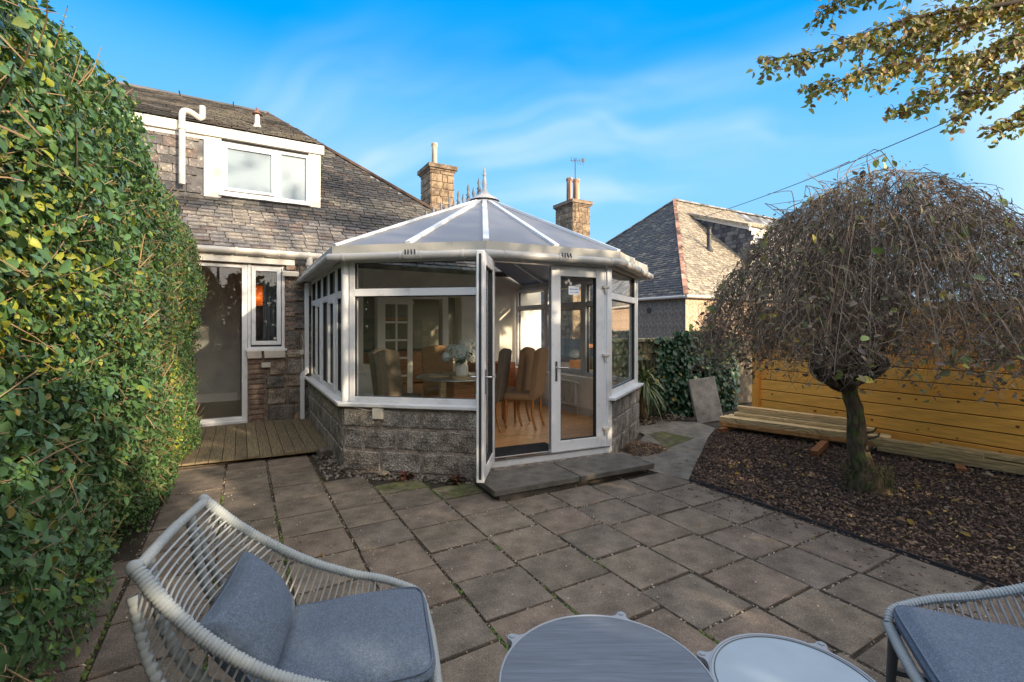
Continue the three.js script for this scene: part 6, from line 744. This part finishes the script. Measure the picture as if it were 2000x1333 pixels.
// ---------------------------------------------------------------- loose stones, weeds, dead leaves at the foot of the wall
{
  const sm = [[0.15, 0.14, 0.125], [0.22, 0.20, 0.175], [0.12, 0.105, 0.10], [0.3, 0.28, 0.25]].map((c) => std({ color: lin(...c), roughness: 0.95, map: T.granite, bumpMap: T.graniteB, bumpScale: 0.004 }));
  const S = [['square reddish stone block at the corner of the deck', -0.06, 2.36, 0.16, 0.11, 0.15, 2], ['long pale stone lying among the pebbles at the wall corner', 0.10, 2.92, 0.16, 0.05, 0.07, 1], ['flat grey stone under the long pale one', -0.02, 2.72, 0.16, 0.05, 0.11, 0], ['small white pebble in front of the square stone', 0.0, 2.52, 0.07, 0.045, 0.05, 3], ['rounded pebble nearest the paving at the corner', 0.0, 3.05, 0.09, 0.05, 0.08, 0], ['rounded pale pebble beside the wall foot', 0.18, 3.12, 0.11, 0.05, 0.07, 1], ['flat stone lying under the wall face', 0.33, 3.44, 0.14, 0.05, 0.10, 0], ['flat grey stone between the two weeds', 0.72, 3.83, 0.10, 0.045, 0.09, 0], ['broad stone right of the second weed', 1.02, 4.02, 0.18, 0.055, 0.11, 2]];
  for (const [l, x, z, w, h, d, m] of S) { const t = thing('loose_stone', l, 'stone', [x, 0, z]); const g = w === 0.16 && h > 0.1 ? new RoundedBoxGeometry(w, h, d, 5, 0.02) : new THREE.SphereGeometry(0.5, 16, 12).scale(w, h, d); part(t, 'body', rough(boxUV(g.rotateY(R(-0.4, 0.4))), 0.012, Math.floor(R(1, 90)), 11).translate(x, h * 0.35, z), sm[m]); }
  const b = thing('pebbles', 'grit and small pebbles along the foot of the conservatory wall', 'pebbles', [0.4, 0, 3.3], null, 'stuff'); const ms = [], cs = []; for (let i = 0; i < 520; i++) { const t = rnd(), onL = rnd() < 0.65, x = onL ? 0.0 + 1.2 * t : R(-0.2, 0.05), z = onL ? 3.12 + 1.02 * t + R(0.0, 0.22) : R(2.3, 3.3); ms.push(M4(x, -0.004 + R(0, 0.01), z, R(0, 6), R(0, 6), 0, R(0.004, 0.018))); cs.push(lin(...pick([[0.15, 0.135, 0.115], [0.10, 0.085, 0.07], [0.22, 0.205, 0.185], [0.06, 0.045, 0.035]]))); } copies(b, 'pebbles', new THREE.IcosahedronGeometry(1, 1), std({ color: 0xffffff, roughness: 0.95 }), ms, cs);
  for (const [l, x, z, n] of [['dark reddish weed at the wall foot, left of the middle', 0.50, 3.70, 60], ['dark reddish weed at the wall foot, near the open door', 0.90, 4.05, 80]]) { const t = thing('weed', l, 'weed', [x, 0, z]); const m = [], c = []; for (let i = 0; i < n; i++) { m.push(M4(x + R(-0.05, 0.05), 0.01 + R(0, 0.03), z + R(-0.05, 0.05), R(-1.2, -0.2), R(0, 6.28), 0, R(0.6, 1.3))); c.push(lin(...pick([[0.09, 0.022, 0.02], [0.05, 0.018, 0.016], [0.16, 0.05, 0.03], [0.20, 0.13, 0.03], [0.07, 0.08, 0.03]]))); } copies(t, 'leaves', leafGeo(0.075, 0.026, 0.3, 0.3), leafMat(0.6, 0.25), m, c); part(t, 'stem', Array.from({ length: 10 }, () => tube([V(x, 0, z), V(x + R(-0.03, 0.03), 0.05, z + R(-0.03, 0.03)), V(x + R(-0.08, 0.08), R(0.06, 0.12), z + R(-0.08, 0.08))], 0.003, 4, 5)), std({ color: lin(0.10, 0.03, 0.025), roughness: 0.9 }), null, 'stuff'); }
  const d = thing('dead_leaf_pile', 'heap of pale brown dead leaves and grass at the right wall corner', 'dead leaves', [3.35, 0, 4.1], null, 'stuff'); const dm = [], dc = []; for (let i = 0; i < 1100; i++) { const a = R(0, 6.28), r = 0.32 * Math.sqrt(rnd()), h = 0.13 * (1 - r / 0.34); dm.push(M4(3.36 + Math.cos(a) * r * 1.25, 0.005 + R(0, h), 4.05 + Math.sin(a) * r * 0.8, R(-1, 1), R(0, 6), R(-1, 1), R(0.5, 1.2))); const k = R(0.6, 1.3); dc.push(lin(...pick([[0.30 * k, 0.21 * k, 0.13 * k], [0.22 * k, 0.14 * k, 0.085 * k], [0.13 * k, 0.085 * k, 0.06 * k]]))); } copies(d, 'leaves', leafGeo(0.05, 0.016, 0.5, 0.5), leafMat(0.85, 0.2), dm, dc);
  const e = thing('leaf_litter', 'scattered fallen leaves on mulch, path and paving', 'fallen leaves', [3, 0, 5], null, 'stuff'); const em = [], ec = []; for (let i = 0; i < 420; i++) { const bed = rnd() < 0.72, x = bed ? R(3.1, 6.0) : R(-1.4, 2.9), z = bed ? R(4.6, 8) : R(2.6, 8); em.push(M4(x, bed ? 0.045 : 0.006, z, R(-0.4, 0.4), R(0, 6), R(-0.4, 0.4), R(0.3, bed ? 1.1 : 0.5))); const k = R(0.6, 1.3); ec.push(lin(...pick([[0.30 * k, 0.20 * k, 0.03 * k], [0.20 * k, 0.11 * k, 0.05 * k], [0.26 * k, 0.20 * k, 0.14 * k], [0.12 * k, 0.07 * k, 0.05 * k]]))); } for (let i = 0; i < 260; i++) { em.push(M4(R(4.3, 5.6), 0.01 + R(0, 0.03), R(2.62, 3.05), R(-0.5, 0.5), R(0, 6), R(-0.5, 0.5), R(0.5, 1.1))); ec.push(lin(...pick([[0.14, 0.10, 0.07], [0.09, 0.065, 0.05], [0.22, 0.17, 0.12]]))); } copies(e, 'leaves', leafGeo(0.07, 0.04, 0.35, 0.3), leafMat(0.8, 0.25), em, ec);
}

renderer.render(scene, camera);
